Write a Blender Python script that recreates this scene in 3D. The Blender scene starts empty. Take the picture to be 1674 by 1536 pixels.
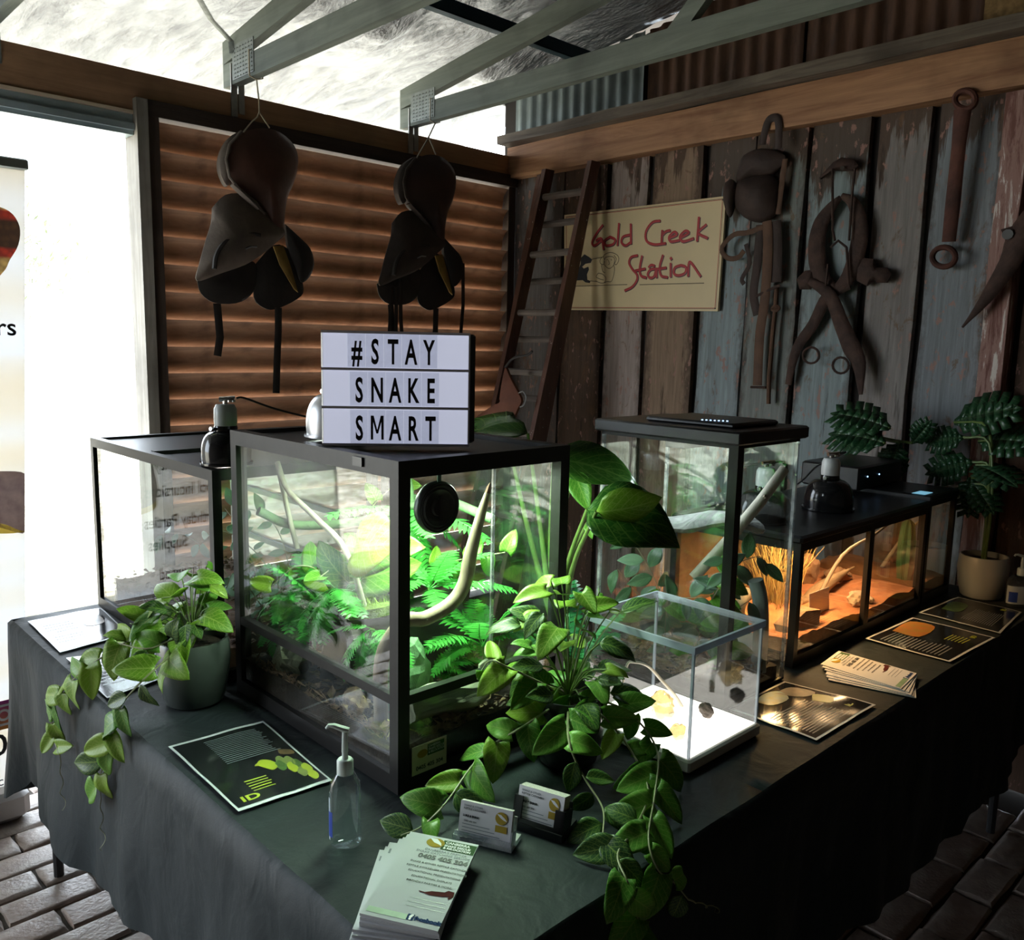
import bpy, bmesh, math, random
from mathutils import Vector, Matrix, noise
from mathutils.bvhtree import BVHTree

random.seed(7)
SC = bpy.context.scene
COL = SC.collection
PI = math.pi

# ------------------------------------------------------------------ camera
PW, PH, FPX = 1674, 1536, 1400.0
PITCH, AZ, ROLL, CAMZ = math.radians(-8.3), math.radians(46.2), math.radians(1.2), 1.55
_f = Vector((math.cos(AZ) * math.cos(PITCH), math.sin(AZ) * math.cos(PITCH), math.sin(PITCH)))
_r0 = Vector((math.sin(AZ), -math.cos(AZ), 0))
_u0 = _r0.cross(_f)
_r = math.cos(ROLL) * _r0 + math.sin(ROLL) * _u0
_u = math.cos(ROLL) * _u0 - math.sin(ROLL) * _r0
CAM = Vector((0, 0, CAMZ))
cam_data = bpy.data.cameras.new('camera')
cam_data.sensor_fit = 'HORIZONTAL'
cam_data.sensor_width = 36.0
cam_data.lens = FPX / PW * 36.0
cam_data.clip_start = 0.05
cam_data.clip_end = 300
cam = bpy.data.objects.new('camera', cam_data)
cam.matrix_world = Matrix(((_r.x, _u.x, -_f.x, 0), (_r.y, _u.y, -_f.y, 0), (_r.z, _u.z, -_f.z, CAMZ), (0, 0, 0, 1)))
COL.objects.link(cam)
SC.camera = cam

# ------------------------------------------------------------------ world, sun, exposure
SC.view_settings.view_transform = 'Standard'
SC.view_settings.look = 'None'
SC.view_settings.exposure = 0.5
SC.view_settings.gamma = 1.0
SC.view_settings.use_curve_mapping = False
world = bpy.data.worlds.new('sky')
SC.world = world
world.use_nodes = True
wn = world.node_tree.nodes
wn['Background'].inputs['Color'].default_value = (0.80, 0.90, 1.0, 1)
wn['Background'].inputs['Strength'].default_value = 7.0
sun_d = bpy.data.lights.new('sun', 'SUN')
sun_d.energy = 15.0
sun_d.angle = math.radians(0.6)
sun_d.color = (1.0, 0.95, 0.86)
sun = bpy.data.objects.new('sun', sun_d)
sun.rotation_euler = Vector((0.2, 0.38, -1.0)).to_track_quat('-Z', 'Y').to_euler()
sun.location = (0, -4, 8)
COL.objects.link(sun)
# the open doorway guides the sampling of the sky light (a portal gives off no light itself)
po_d = bpy.data.lights.new('doorway_portal', 'AREA')
po_d.shape = 'RECTANGLE'
po_d.size = 4.3
po_d.size_y = 2.3
po_d.cycles.is_portal = True
po = bpy.data.objects.new('doorway_portal', po_d)
po.location = (-0.85, 3.6, 1.16)
po.rotation_euler = Vector((0, -1, 0)).to_track_quat('-Z', 'Z').to_euler()
COL.objects.link(po)
SC.cycles.transparent_max_bounces = 32
SC.cycles.max_bounces = 8
SC.cycles.diffuse_bounces = 4
SC.cycles.glossy_bounces = 4
SC.cycles.caustics_reflective = False
SC.cycles.caustics_refractive = False
SC.cycles.sample_clamp_indirect = 6.0

# ------------------------------------------------------------------ where things stand
YL, XR, TZ = 3.5, 3.316, 0.73          # louvred wall plane, timber wall plane, table height

def ray(px, py):
    return _f + _r * ((px - PW / 2) / FPX) - _u * ((py - PH / 2) / FPX)
def atx(px, py, x):
    d = ray(px, py); return CAM + d * ((x - CAM.x) / d.x)
def aty(px, py, y):
    d = ray(px, py); return CAM + d * ((y - CAM.y) / d.y)
def atz(px, py, z):
    d = ray(px, py); return CAM + d * ((z - CAM.z) / d.z)

# ------------------------------------------------------------------ mesh building
class MB:
    def __init__(s, M=None):
        s.v, s.f, s.uv, s.M = [], [], {}, (M or Matrix())
    def pt(s, p):
        s.v.append(s.M @ Vector(p)); return len(s.v) - 1
    def face(s, idx, uv=None):
        if uv: s.uv[len(s.f)] = uv
        s.f.append(tuple(idx))
    def poly(s, pts, uv=None):
        s.face([s.pt(p) for p in pts], uv); return s
    def box(s, lo, hi, R=None, j=0.0):
        lo, hi = Vector(lo), Vector(hi); c = (lo + hi) / 2
        P = []
        for k in range(8):
            p = Vector((hi.x if k & 1 else lo.x, hi.y if k & 2 else lo.y, hi.z if k & 4 else lo.z))
            if j: p += Vector((random.uniform(-j, j), random.uniform(-j, j), random.uniform(-j, j)))
            if R is not None: p = c + R @ (p - c)
            P.append(s.pt(p))
        for q in ((0, 2, 3, 1), (4, 5, 7, 6), (0, 1, 5, 4), (2, 6, 7, 3), (0, 4, 6, 2), (1, 3, 7, 5)):
            s.face([P[i] for i in q])
        return s
    def bevbox(s, lo, hi, b):
        """box with chamfered vertical and horizontal edges"""
        lo, hi = Vector(lo), Vector(hi)
        def ring(z, i):
            return [(lo.x + b + i, lo.y + i, z), (hi.x - b - i, lo.y + i, z), (hi.x - i, lo.y + b + i, z), (hi.x - i, hi.y - b - i, z),
                    (hi.x - b - i, hi.y - i, z), (lo.x + b + i, hi.y - i, z), (lo.x + i, hi.y - b - i, z), (lo.x + i, lo.y + b + i, z)]
        rings = [ring(lo.z, b), ring(lo.z + b, 0), ring(hi.z - b, 0), ring(hi.z, b)]
        s.loft(rings, True, True, True)
        return s
    def loft(s, rings, closed=True, cap0=False, cap1=False):
        I = [[s.pt(p) for p in r] for r in rings]
        n = len(I[0])
        for a, b in zip(I, I[1:]):
            for k in range(n if closed else n - 1):
                k2 = (k + 1) % n
                s.face((a[k], a[k2], b[k2], b[k]))
        if cap0: s.face(list(reversed(I[0])))
        if cap1: s.face(I[-1])
        return s
    def tube(s, pts, r, n=8, cap=True, flat=1.0, up=None):
        """swept tube; r a number or a list; flat squashes the section along the frame's second axis"""
        P = [Vector(p) for p in pts]
        rr = r if isinstance(r, (list, tuple)) else [r] * len(P)
        rings = []
        ref = Vector(up) if up is not None else None
        prev = None
        for i, p in enumerate(P):
            t = (P[min(i + 1, len(P) - 1)] - P[max(i - 1, 0)])
            t = t.normalized() if t.length > 1e-9 else Vector((0, 0, 1))
            if ref is not None:
                a = t.cross(ref)
            elif prev is not None:
                a = prev - t * prev.dot(t)
            else:
                a = t.cross(Vector((0, 0, 1)))
                if a.length < 0.05: a = t.cross(Vector((1, 0, 0)))
            if a.length < 1e-6: a = t.orthogonal()
            a.normalize(); prev = a
            b = t.cross(a).normalized()
            rings.append([p + a * (math.cos(2 * PI * k / n) * rr[i]) + b * (math.sin(2 * PI * k / n) * rr[i] * flat) for k in range(n)])
        return s.loft(rings, True, cap, cap)
    def lathe(s, prof, n=24, c=(0, 0, 0), cap0=False, cap1=False):
        c = Vector(c)
        return s.loft([[c + Vector((math.cos(2 * PI * k / n) * r, math.sin(2 * PI * k / n) * r, z)) for k in range(n)] for r, z in prof], True, cap0, cap1)
    def prism(s, outline, d):
        """outline: list of 3-D points of one flat face; d: thickness vector"""
        d = Vector(d); n = len(outline)
        A = [s.pt(p) for p in outline]; B = [s.pt(Vector(p) + d) for p in outline]
        s.face(A); s.face(list(reversed(B)))
        for k in range(n): s.face((A[k], B[k], B[(k + 1) % n], A[(k + 1) % n]))
        return s
    def grid(s, fn, nu, nv, uv=False):
        I = [[s.pt(fn(i / nu, j / nv)) for j in range(nv + 1)] for i in range(nu + 1)]
        for i in range(nu):
            for j in range(nv):
                s.face((I[i][j], I[i + 1][j], I[i + 1][j + 1], I[i][j + 1]),
                       [(i / nu, j / nv), ((i + 1) / nu, j / nv), ((i + 1) / nu, (j + 1) / nv), (i / nu, (j + 1) / nv)] if uv else None)
        return s
    def mesh(s, name, origin=(0, 0, 0), smooth=False, fix=False):
        me = bpy.data.meshes.new(name)
        o = Vector(origin)
        me.from_pydata([tuple(p - o) for p in s.v], [], s.f)
        if s.uv:
            L = me.uv_layers.new(name='UVMap')
            for fi, uvs in s.uv.items():
                for li, u in zip(me.polygons[fi].loop_indices, uvs): L.data[li].uv = u
        if fix:
            bm = bmesh.new(); bm.from_mesh(me)
            bmesh.ops.remove_doubles(bm, verts=bm.verts, dist=1e-5)
            bmesh.ops.recalc_face_normals(bm, faces=bm.faces)
            bm.to_mesh(me); bm.free()
        if smooth:
            me.polygons.foreach_set('use_smooth', [True] * len(me.polygons))
            if smooth is not True:
                try: me.set_sharp_from_angle(angle=math.radians(smooth))
                except Exception: pass
        me.update()
        return me

ORG = {}          # world origin of every root and part (parts carry no offset of their own)

def put(name, mb, mat, parent=None, origin=None, smooth=35, fix=True, kind=None, label=None):
    """link a mesh: a part under `parent` (coordinates stay world ones) or a top-level object with its origin at `origin`"""
    base = ORG[parent.name] if parent is not None else Vector(origin or (0, 0, 0))
    me = mb.mesh(name, base, smooth, fix) if isinstance(mb, MB) else mb
    for m in (mat if isinstance(mat, (list, tuple)) else [mat]): me.materials.append(m)
    o = bpy.data.objects.new(name, me); COL.objects.link(o)
    if parent is not None: o.parent = parent
    else: o.location = base
    ORG[o.name] = base
    if kind: o['kind'] = kind
    if label: o['label'] = label
    return o

def thing(name, label, cat, loc=(0, 0, 0), group=None):
    o = bpy.data.objects.new(name, None); COL.objects.link(o)
    o.empty_display_size = 0.05
    o.location = loc; ORG[o.name] = Vector(loc)
    return tag(o, label, cat, group)

def tag(o, label, cat, group=None):
    o['label'] = label; o['category'] = cat
    if group: o['group'] = group
    return o

def struct(name, label=None):
    o = bpy.data.objects.new(name, None); COL.objects.link(o)
    o['kind'] = 'structure'; ORG[o.name] = Vector((0, 0, 0))
    if label: o['label'] = label
    return o

def inst(name, me, parent, M, color=None):
    """a part that shares mesh data, placed by the world matrix M"""
    o = bpy.data.objects.new(name, me); COL.objects.link(o)
    if parent is not None:
        o.parent = parent
        o.matrix_local = Matrix.Translation(-ORG[parent.name]) @ M
        ORG[o.name] = ORG[parent.name]
    else:
        o.matrix_world = M
    if color: o.color = color
    return o

def rotz(a): return Matrix.Rotation(a, 4, 'Z')
def frame(origin, x, z):
    """matrix with its X axis along x and Z axis near z"""
    x = Vector(x).normalized(); z = Vector(z); y = z.cross(x).normalized(); z = x.cross(y)
    return Matrix(((x.x, y.x, z.x, origin[0]), (x.y, y.y, z.y, origin[1]), (x.z, y.z, z.z, origin[2]), (0, 0, 0, 1)))
def smoothpath(pts, n=6):
    """Catmull-Rom through the points"""
    P = [Vector(p) for p in pts]; P = [P[0] * 2 - P[1]] + P + [P[-1] * 2 - P[-2]]
    out = []
    for i in range(1, len(P) - 2):
        for k in range(n):
            t = k / n
            a, b, c, d = P[i - 1], P[i], P[i + 1], P[i + 2]
            out.append(0.5 * ((2 * b) + (c - a) * t + (2 * a - 5 * b + 4 * c - d) * t * t + (3 * b - a - 3 * c + d) * t ** 3))
    out.append(P[-2]); return out

_font_cache = {}
def text_mb(body, size, M, sx=1.0, bold=0.0, align='LEFT', space=1.0, thick=0.0006):
    """flat lettering laid in the local XY plane of M (reads along +X)"""
    cu = bpy.data.curves.new('lettering', 'FONT')
    cu.body = body; cu.size = size; cu.align_x = align; cu.offset = bold; cu.space_character = space
    cu.extrude = thick / 2; cu.resolution_u = 3; cu.space_line = 0.9
    ob = bpy.data.objects.new('lettering', cu)
    me = bpy.data.meshes.new_from_object(ob)
    mb = MB(M)
    for v in me.vertices: mb.pt((v.co.x * sx, v.co.y, v.co.z + thick / 2))
    for p in me.polygons: mb.face(list(p.vertices))
    bpy.data.objects.remove(ob); bpy.data.curves.remove(cu); bpy.data.meshes.remove(me)
    return mb

# ------------------------------------------------------------------ materials
class Nt:
    """tiny node-tree writer"""
    def __init__(s, name):
        s.m = bpy.data.materials.new(name); s.m.use_nodes = True
        s.t = s.m.node_tree; s.t.nodes.clear()
        s.out = s.n('ShaderNodeOutputMaterial')
    def n(s, typ, **kw):
        nd = s.t.nodes.new(typ)
        for k, v in kw.items(): setattr(nd, k, v)
        return nd
    def l(s, a, b): s.t.links.new(a, b)
    def val(s, nd, key, v):
        if hasattr(v, 'is_linked'): s.l(v, nd.inputs[key])
        else: nd.inputs[key].default_value = v
    def math(s, op, a, b=0.0, c=None):
        nd = s.n('ShaderNodeMath', operation=op)
        s.val(nd, 0, a); s.val(nd, 1, b)
        if c is not None: s.val(nd, 2, c)
        return nd.outputs[0]
    def mix(s, f, a, b, mode='MIX'):
        nd = s.n('ShaderNodeMix', data_type='RGBA', blend_type=mode)
        s.val(nd, 0, f)
        for k, v in ((6, a), (7, b)):
            if hasattr(v, 'is_linked'): s.l(v, nd.inputs[k])
            else: nd.inputs[k].default_value = (*v[:3], 1)
        return nd.outputs[2]
    def coord(s, kind='Object', scale=(1, 1, 1), loc=(0, 0, 0)):
        tc = s.n('ShaderNodeTexCoord'); mp = s.n('ShaderNodeMapping')
        mp.inputs['Scale'].default_value = scale; mp.inputs['Location'].default_value = loc
        s.l(tc.outputs[kind], mp.inputs[0]); return mp.outputs[0]
    def noise(s, vec, scale, detail=4, rough=0.55, dist=0.0):
        nd = s.n('ShaderNodeTexNoise'); s.l(vec, nd.inputs['Vector'])
        nd.inputs['Scale'].default_value = scale; nd.inputs['Detail'].default_value = detail
        nd.inputs['Roughness'].default_value = rough; nd.inputs['Distortion'].default_value = dist
        return nd.outputs[0]
    def ramp(s, f, lo, hi):
        nd = s.n('ShaderNodeMapRange'); s.val(nd, 0, f)
        nd.inputs[1].default_value = lo; nd.inputs[2].default_value = hi
        return nd.outputs[0]
    def bump(s, h, strength=0.3, dist=0.01):
        nd = s.n('ShaderNodeBump'); s.l(h, nd.inputs['Height'])
        nd.inputs['Strength'].default_value = strength; nd.inputs['Distance'].default_value = dist
        return nd.outputs[0]
    def bsdf(s, col, rough=0.5, metal=0.0, normal=None, spec=0.5, **kw):
        b = s.n('ShaderNodeBsdfPrincipled')
        if hasattr(col, 'is_linked'): s.l(col, b.inputs['Base Color'])
        else: b.inputs['Base Color'].default_value = (*col[:3], 1)
        s.val(b, 'Roughness', rough); s.val(b, 'Metallic', metal); s.val(b, 'Specular IOR Level', spec)
        if normal is not None: s.l(normal, b.inputs['Normal'])
        for k, v in kw.items(): s.val(b, k.replace('_', ' '), v)
        return b.outputs[0]
    def done(s, sh):
        s.l(sh, s.out.inputs['Surface']); return s.m

def plain(name, col, rough=0.5, metal=0.0, var=0.0, scale=8.0, bump=0.0, bscale=None, spec=0.5, stretch=(1, 1, 1), col2=None):
    t = Nt(name)
    if not var and not bump and col2 is None: return t.done(t.bsdf(col, rough, metal, None, spec))
    v = t.coord('Object', stretch)
    n = t.noise(v, scale)
    c2 = col2 or tuple(c * (1 - var) for c in col)
    c = t.mix(t.ramp(n, 0.32, 0.68), c2, col)
    nm = t.bump(t.noise(v, bscale or scale * 2.5, 5, 0.6), bump, 0.01) if bump else None
    return t.done(t.bsdf(c, rough, metal, nm, spec))

def emis(name, col, strength):
    t = Nt(name); e = t.n('ShaderNodeEmission')
    e.inputs[0].default_value = (*col, 1); e.inputs[1].default_value = strength
    return t.done(e.outputs[0])

def glassy(name, tint=(0.97, 0.985, 0.98), f0=0.04, smear=0.0, haze=0.0):
    """thin clear sheet: straight-through transmission plus a mirror layer that grows towards grazing angles"""
    t = Nt(name)
    lw = t.n('ShaderNodeLayerWeight'); lw.inputs['Blend'].default_value = 0.5
    p5 = t.math('POWER', lw.outputs['Facing'], 5.0)
    F = t.math('MULTIPLY_ADD', p5, 1.0 - f0, f0)
    tr = t.n('ShaderNodeBsdfTransparent'); tr.inputs[0].default_value = (*tint, 1)
    gl = t.n('ShaderNodeBsdfGlossy'); gl.inputs['Roughness'].default_value = 0.0; gl.inputs[0].default_value = (1, 1, 1, 1)
    mx = t.n('ShaderNodeMixShader'); t.l(F, mx.inputs[0]); t.l(tr.outputs[0], mx.inputs[1]); t.l(gl.outputs[0], mx.inputs[2])
    sh = mx.outputs[0]
    if haze:
        df = t.n('ShaderNodeBsdfDiffuse'); df.inputs[0].default_value = (0.8, 0.8, 0.8, 1)
        n = t.noise(t.coord('Object'), 14.0, 5, 0.6)
        h = t.math('MULTIPLY', t.ramp(n, 0.35, 0.75), haze)
        m2 = t.n('ShaderNodeMixShader'); t.l(h, m2.inputs[0]); t.l(sh, m2.inputs[1]); t.l(df.outputs[0], m2.inputs[2]); sh = m2.outputs[0]
    return t.done(sh)

def leafmat(name, c1, c2, vein, vein_amt=0.6, rough=0.4, side=7.0, trans=0.25):
    """leaf blade: midrib and side veins drawn from the blade's own UV (u across, v along)"""
    t = Nt(name)
    tc = t.n('ShaderNodeTexCoord'); sp = t.n('ShaderNodeSeparateXYZ'); t.l(tc.outputs['UV'], sp.inputs[0])
    au = t.math('ABSOLUTE', t.math('MULTIPLY_ADD', sp.outputs[0], 2.0, -1.0))
    mid = t.math('LESS_THAN', au, 0.045)
    ph = t.math('FRACT', t.math('SUBTRACT', t.math('MULTIPLY', sp.outputs[1], side), t.math('MULTIPLY', au, 2.6)))
    tri = t.math('ABSOLUTE', t.math('SUBTRACT', ph, 0.5))
    sv = t.math('LESS_THAN', tri, 0.055)
    vor = t.n('ShaderNodeTexVoronoi', feature='DISTANCE_TO_EDGE'); t.l(tc.outputs['UV'], vor.inputs[0]); vor.inputs['Scale'].default_value = 11
    net = t.math('MULTIPLY', t.math('LESS_THAN', vor.outputs[0], 0.045), 0.5)
    vv = t.math('MULTIPLY', t.math('MAXIMUM', t.math('MAXIMUM', mid, sv), net), vein_amt)
    oi = t.n('ShaderNodeObjectInfo')
    n = t.noise(t.coord('Object'), 22.0, 3)
    f = t.math('MULTIPLY_ADD', t.math('SUBTRACT', n, 0.5), 0.8, oi.outputs['Random'])
    base = t.mix(f, c1, c2)
    col = t.mix(vv, base, vein)
    nm = t.bump(t.math('MAXIMUM', mid, sv), -0.25, 0.002)
    b = t.bsdf(col, rough, 0, nm, 0.45)
    tl = t.n('ShaderNodeBsdfTranslucent'); t.l(col, tl.inputs[0])
    mx = t.n('ShaderNodeMixShader'); mx.inputs[0].default_value = trans
    t.l(b, mx.inputs[1]); t.l(tl.outputs[0], mx.inputs[2])
    return t.done(mx.outputs[0])

def plankmat(name, rough=0.9):
    """weathered board: takes its paint colour from the object, with grain along Z, bare-wood patches, stains and drips"""
    t = Nt(name)
    oi = t.n('ShaderNodeObjectInfo')
    tc = t.n('ShaderNodeTexCoord')
    off = t.n('ShaderNodeVectorMath', operation='SCALE'); off.inputs[0].default_value = (7.3, 3.1, 5.7)
    t.l(t.math('MULTIPLY', oi.outputs['Random'], 9.0), off.inputs['Scale'])
    ad = t.n('ShaderNodeVectorMath', operation='ADD'); t.l(tc.outputs['Object'], ad.inputs[0]); t.l(off.outputs[0], ad.inputs[1])
    def mp(scale):
        m = t.n('ShaderNodeMapping'); m.inputs['Scale'].default_value = scale; t.l(ad.outputs[0], m.inputs[0]); return m.outputs[0]
    grain = t.noise(mp((30, 30, 1.6)), 2.2, 6, 0.65, 0.6)
    patch = t.noise(mp((2.2, 3.2, 1.4)), 1.7, 6, 0.7, 0.9)
    drip = t.noise(mp((6, 9, 0.9)), 1.6, 5, 0.7)
    speck = t.noise(mp((14, 14, 7)), 2.5, 4, 0.6)
    c = t.mix(t.ramp(grain, 0.3, 0.7), t.mix(0.45, oi.outputs['Color'], (0.03, 0.022, 0.018)), oi.outputs['Color'])
    c = t.mix(t.math('MULTIPLY', t.ramp(patch, 0.58, 0.66), .8), c, (0.15, 0.085, 0.05))
    sz = t.n('ShaderNodeSeparateXYZ'); t.l(tc.outputs['Object'], sz.inputs[0])
    bare = t.math('ADD', sz.outputs[2], t.math('MULTIPLY', t.math('SUBTRACT', drip, 0.5), 0.9))
    bare = t.math('SUBTRACT', bare, t.math('MULTIPLY', oi.outputs['Random'], .32))
    c = t.mix(t.math('MULTIPLY', t.ramp(bare, 2.10, 2.15), .9), c, (0.085, 0.055, 0.038))
    edge = t.math('ABSOLUTE', sz.outputs[1])
    c = t.mix(t.math('MULTIPLY', t.ramp(t.math('ADD', edge, t.math('MULTIPLY', t.math('SUBTRACT', speck, .5), .10)), .085, .125), .75), c, (0.06, 0.04, 0.03))
    c = t.mix(t.math('MULTIPLY', t.ramp(drip, 0.6, 0.68), 0.75), c, (0.03, 0.02, 0.015))
    c = t.mix(t.math('MULTIPLY', t.ramp(speck, 0.60, 0.66), 0.8), c, (0.36, 0.20, 0.16))
    blot = t.noise(mp((5, 7, 3.2)), 2.0, 6, 0.72, 1.2)
    c = t.mix(t.math('MULTIPLY', t.ramp(blot, 0.60, 0.66), 0.7), c, (0.17, 0.10, 0.055))
    nm = t.bump(t.math('ADD', grain, patch), 0.5, 0.006)
    return t.done(t.bsdf(c, rough, 0, nm, 0.25))

def woodmat(name, c1, c2, axis=0, rough=0.7, scale=1.6, bump=0.35):
    t = Nt(name)
    st = [18.0, 18.0, 18.0]; st[axis] = 1.1
    v = t.coord('Object', st)
    g = t.noise(v, scale, 6, 0.65, 0.8)
    p = t.noise(t.coord('Object', (1.5, 1.5, 1.5)), 2.0, 4)
    c = t.mix(t.ramp(g, 0.3, 0.72), c2, c1)
    c = t.mix(t.math('MULTIPLY', t.ramp(p, 0.5, 0.7), 0.5), c, tuple(k * 0.35 for k in c2))
    return t.done(t.bsdf(c, rough, 0, t.bump(g, bump, 0.006), 0.3))

MT = {}
MT['black_plastic'] = plain('black_plastic', (0.012, 0.012, 0.013), 0.35)
MT['frame_black'] = plain('frame_black', (0.016, 0.0145, 0.0135), 0.4, 0.0, 0.25, 30, spec=.28)
MT['glass'] = glassy('clear_glass', (0.965, 0.985, 0.975))
MT['glass_hazy'] = glassy('streaked_glass', (0.96, 0.98, 0.97), 0.045, haze=0.012)
MT['acrylic'] = glassy('clear_acrylic', (0.98, 0.985, 0.99), 0.05, haze=0.012)
MT['acrylic_edge'] = glassy('acrylic_edge', (0.74, 0.79, 0.84), 0.16, haze=0.7)
t = Nt('acrylic_rim'); tr = t.n('ShaderNodeBsdfTransparent'); tr.inputs[0].default_value = (.80, .86, .92, 1)  # edge glow from the lit base put into the rim's blue-white colour
lw = t.n('ShaderNodeLayerWeight'); lw.inputs['Blend'].default_value = .5
mx = t.n('ShaderNodeMixShader'); t.l(t.math('MULTIPLY_ADD', lw.outputs['Facing'], .35, .5), mx.inputs[0]); t.l(tr.outputs[0], mx.inputs[1]); t.l(t.bsdf((.62, .68, .80), .08, 0, None, .8), mx.inputs[2]); MT['acrylic_rim'] = t.done(mx.outputs[0])
MT['white_plastic'] = plain('white_plastic', (0.72, 0.71, 0.68), 0.4)
MT['paper'] = plain('paper', (0.78, 0.78, 0.80), 0.55)
MT['ink'] = plain('ink', (0.015, 0.015, 0.018), 0.5)
MT['chrome'] = plain('chrome', (0.75, 0.74, 0.70), 0.18, 1.0)
MT['steel_grey'] = plain('steel_grey', (0.35, 0.36, 0.36), 0.45, 0.7, 0.3, 10)
# ================================================================== the shed
# ---- floor: worn brick paving
t = Nt('paving_joint'); MT['joint'] = t.done(t.bsdf(t.mix(t.noise(t.coord('Object'), 9, 5), (0.05, 0.042, 0.035), (0.10, 0.085, 0.07)), 0.95))
t = Nt('worn_brick')
oi = t.n('ShaderNodeObjectInfo')
v = t.coord('Object')
n1 = t.noise(v, 22, 6, 0.65); n2 = t.noise(v, 90, 4, 0.6); n3 = t.noise(v, 6, 3)
c = t.mix(oi.outputs['Random'], (0.34, 0.25, 0.205), (0.46, 0.385, 0.335))
c = t.mix(t.ramp(n1, 0.35, 0.7), t.mix(0.45, c, (0.13, 0.10, 0.08)), c)
c = t.mix(t.math('MULTIPLY', t.ramp(n3, 0.5, 0.7), 0.6), c, (0.52, 0.49, 0.45))
MT['brick'] = t.done(t.bsdf(c, t.ramp(n2, -0.2, 1.4), 0, t.bump(t.math('ADD', n1, t.math('MULTIPLY', n2, 0.4)), 0.55, 0.006), 0.4))
floor = put('floor', MB().box((-3.3, -2.7, -0.12), (3.4, 3.6, -0.012)), MT['joint'], smooth=False, kind='structure')
floor['label'] = 'worn reddish brick paving of the shed'
def paver_mesh(seed):
    random.seed(seed)
    mb = MB()
    L, W, H = 0.232, 0.108, 0.05
    def ring(z, i):
        out = []
        for k in range(12):
            a = [(-1, -1), (-.33, -1), (.33, -1), (1, -1), (1, -.33), (1, .33), (1, 1), (.33, 1), (-.33, 1), (-1, 1), (-1, .33), (-1, -.33)][k]
            out.append((a[0] * (L / 2 - i) + random.uniform(-1, 1) * .0035, a[1] * (W / 2 - i) + random.uniform(-1, 1) * .0035, z + random.uniform(-1, 1) * .0012))
        return out
    mb.loft([ring(-H, 0), ring(-0.007, 0), ring(-0.001, 0.006), ring(0, 0.016)], True, False, True)
    return mb.mesh('paver', smooth=40)
PV = [paver_mesh(k) for k in range(6)]
for m in PV: m.materials.append(MT['brick'])
random.seed(3)
rows = []
def paver_at(x, y):
    a = rotz(random.uniform(-.014, .014) + (PI if random.random() < .5 else 0))
    return Matrix.Translation((x + random.uniform(-.003, .003), y + random.uniform(-.003, .003), random.uniform(-.004, .003))) @ a
near, rest = [], []
for r in range(-22, 31):
    y = r * 0.117
    for c_ in range(-12, 15):
        x = c_ * 0.243 + (0.12 if r % 2 else 0)
        if not (-3.2 < x < 3.25 and -2.6 < y < 3.5): continue
        vis = (0.35 < x < 0.95 and 1.55 < y < 3.0) or (x > 1.45 and -0.25 < y < 1.2 and x - y > 0.9)
        (near if vis else rest).append((x, y))
for x, y in near: inst('paver', random.choice(PV), floor, paver_at(x, y))
mb = MB()
for x, y in rest:
    M = paver_at(x, y); me = random.choice(PV); b = len(mb.v)
    for vv in me.vertices: mb.v.append(M @ vv.co)
    for p in me.polygons: mb.f.append(tuple(b + i for i in p.vertices))
put('paver_field', mb, MT['brick'], floor, fix=False, kind='stuff')

# ---- timber wall (wall_right)
MT['plank'] = plankmat('weathered_plank')
MT['beam_red'] = woodmat('old_red_beam', (0.52, 0.29, 0.155), (0.24, 0.11, 0.06), 1, 0.75)
MT['ledge_grey'] = woodmat('grey_ledge', (0.24, 0.20, 0.16), (0.10, 0.08, 0.065), 1, 0.85)
MT['dark_void'] = plain('dark_backing', (0.018, 0.014, 0.012), 0.95)
wall_r = struct('wall_right', 'weathered timber plank wall')
def roof_z(y): return 2.775 + .135 * (YL - y)
put('backing', MB().prism([(XR + .03, -2.6, 0), (XR + .03, YL + .1, 0), (XR + .03, YL + .1, roof_z(YL + .1) + .10), (XR + .03, -2.6, roof_z(-2.6) + .10)], (.04, 0, 0)), MT['dark_void'], wall_r, smooth=False)
planks = [(3.49, 3.13, (.17, .165, .165)), (3.12, 2.84, (.125, .08, .055)), (2.82, 2.59, (.46, .37, .33)), (2.565, 2.29, (.34, .235, .16)),
          (2.28, 2.05, (.33, .39, .40)), (2.035, 1.80, (.25, .27, .25)), (1.775, 1.535, (.31, .37, .375)), (1.505, 1.315, (.29, .265, .245)),
          (1.295, 1.075, (.26, .285, .30)), (0.965, 0.74, (.16, .095, .065)), (0.73, .49, (.14, .085, .06)), (0.48, .24, (.16, .10, .07)),
          (.23, 0.0, (.13, .085, .06)), (-.01, -.3, (.15, .1, .07))]
def plank_mesh(w, h, d, seed):
    random.seed(seed)
    mb = MB(); n = 9; rings = []
    e0 = [random.uniform(-.005, .005) for _ in range(n + 1)]; e1 = [random.uniform(-.005, .005) for _ in range(n + 1)]
    for k in range(n + 1):
        z = h * k / n
        rings.append([(0, -w / 2 + e0[k], z), (-d, -w / 2 + e0[k] + .004, z), (-d - random.uniform(0, .003), 0, z), (-d, w / 2 + e1[k] - .004, z), (0, w / 2 + e1[k], z)])
    return mb.loft(rings, True, True, True)
for k, (a, b, col) in enumerate(planks):
    me = plank_mesh(a - b, 2.5, 0.022, 20 + k).mesh('plank', smooth=25, fix=True); me.materials.append(MT['plank'])
    lean = random.uniform(-.006, .006) + 0.012
    inst('plank', me, wall_r, Matrix.Translation((XR + .028 + random.uniform(-.006, .004), (a + b) / 2 + .012, 0)) @ Matrix.Rotation(lean, 4, 'X'), (*col, 1))
me = plank_mesh(1.9, 2.5, .02, 60).mesh('plank', smooth=25); me.materials.append(MT['plank'])
inst('plank', me, wall_r, Matrix.Translation((XR + .028, -1.3, 0)), (.14, .09, .065, 1))
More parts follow.
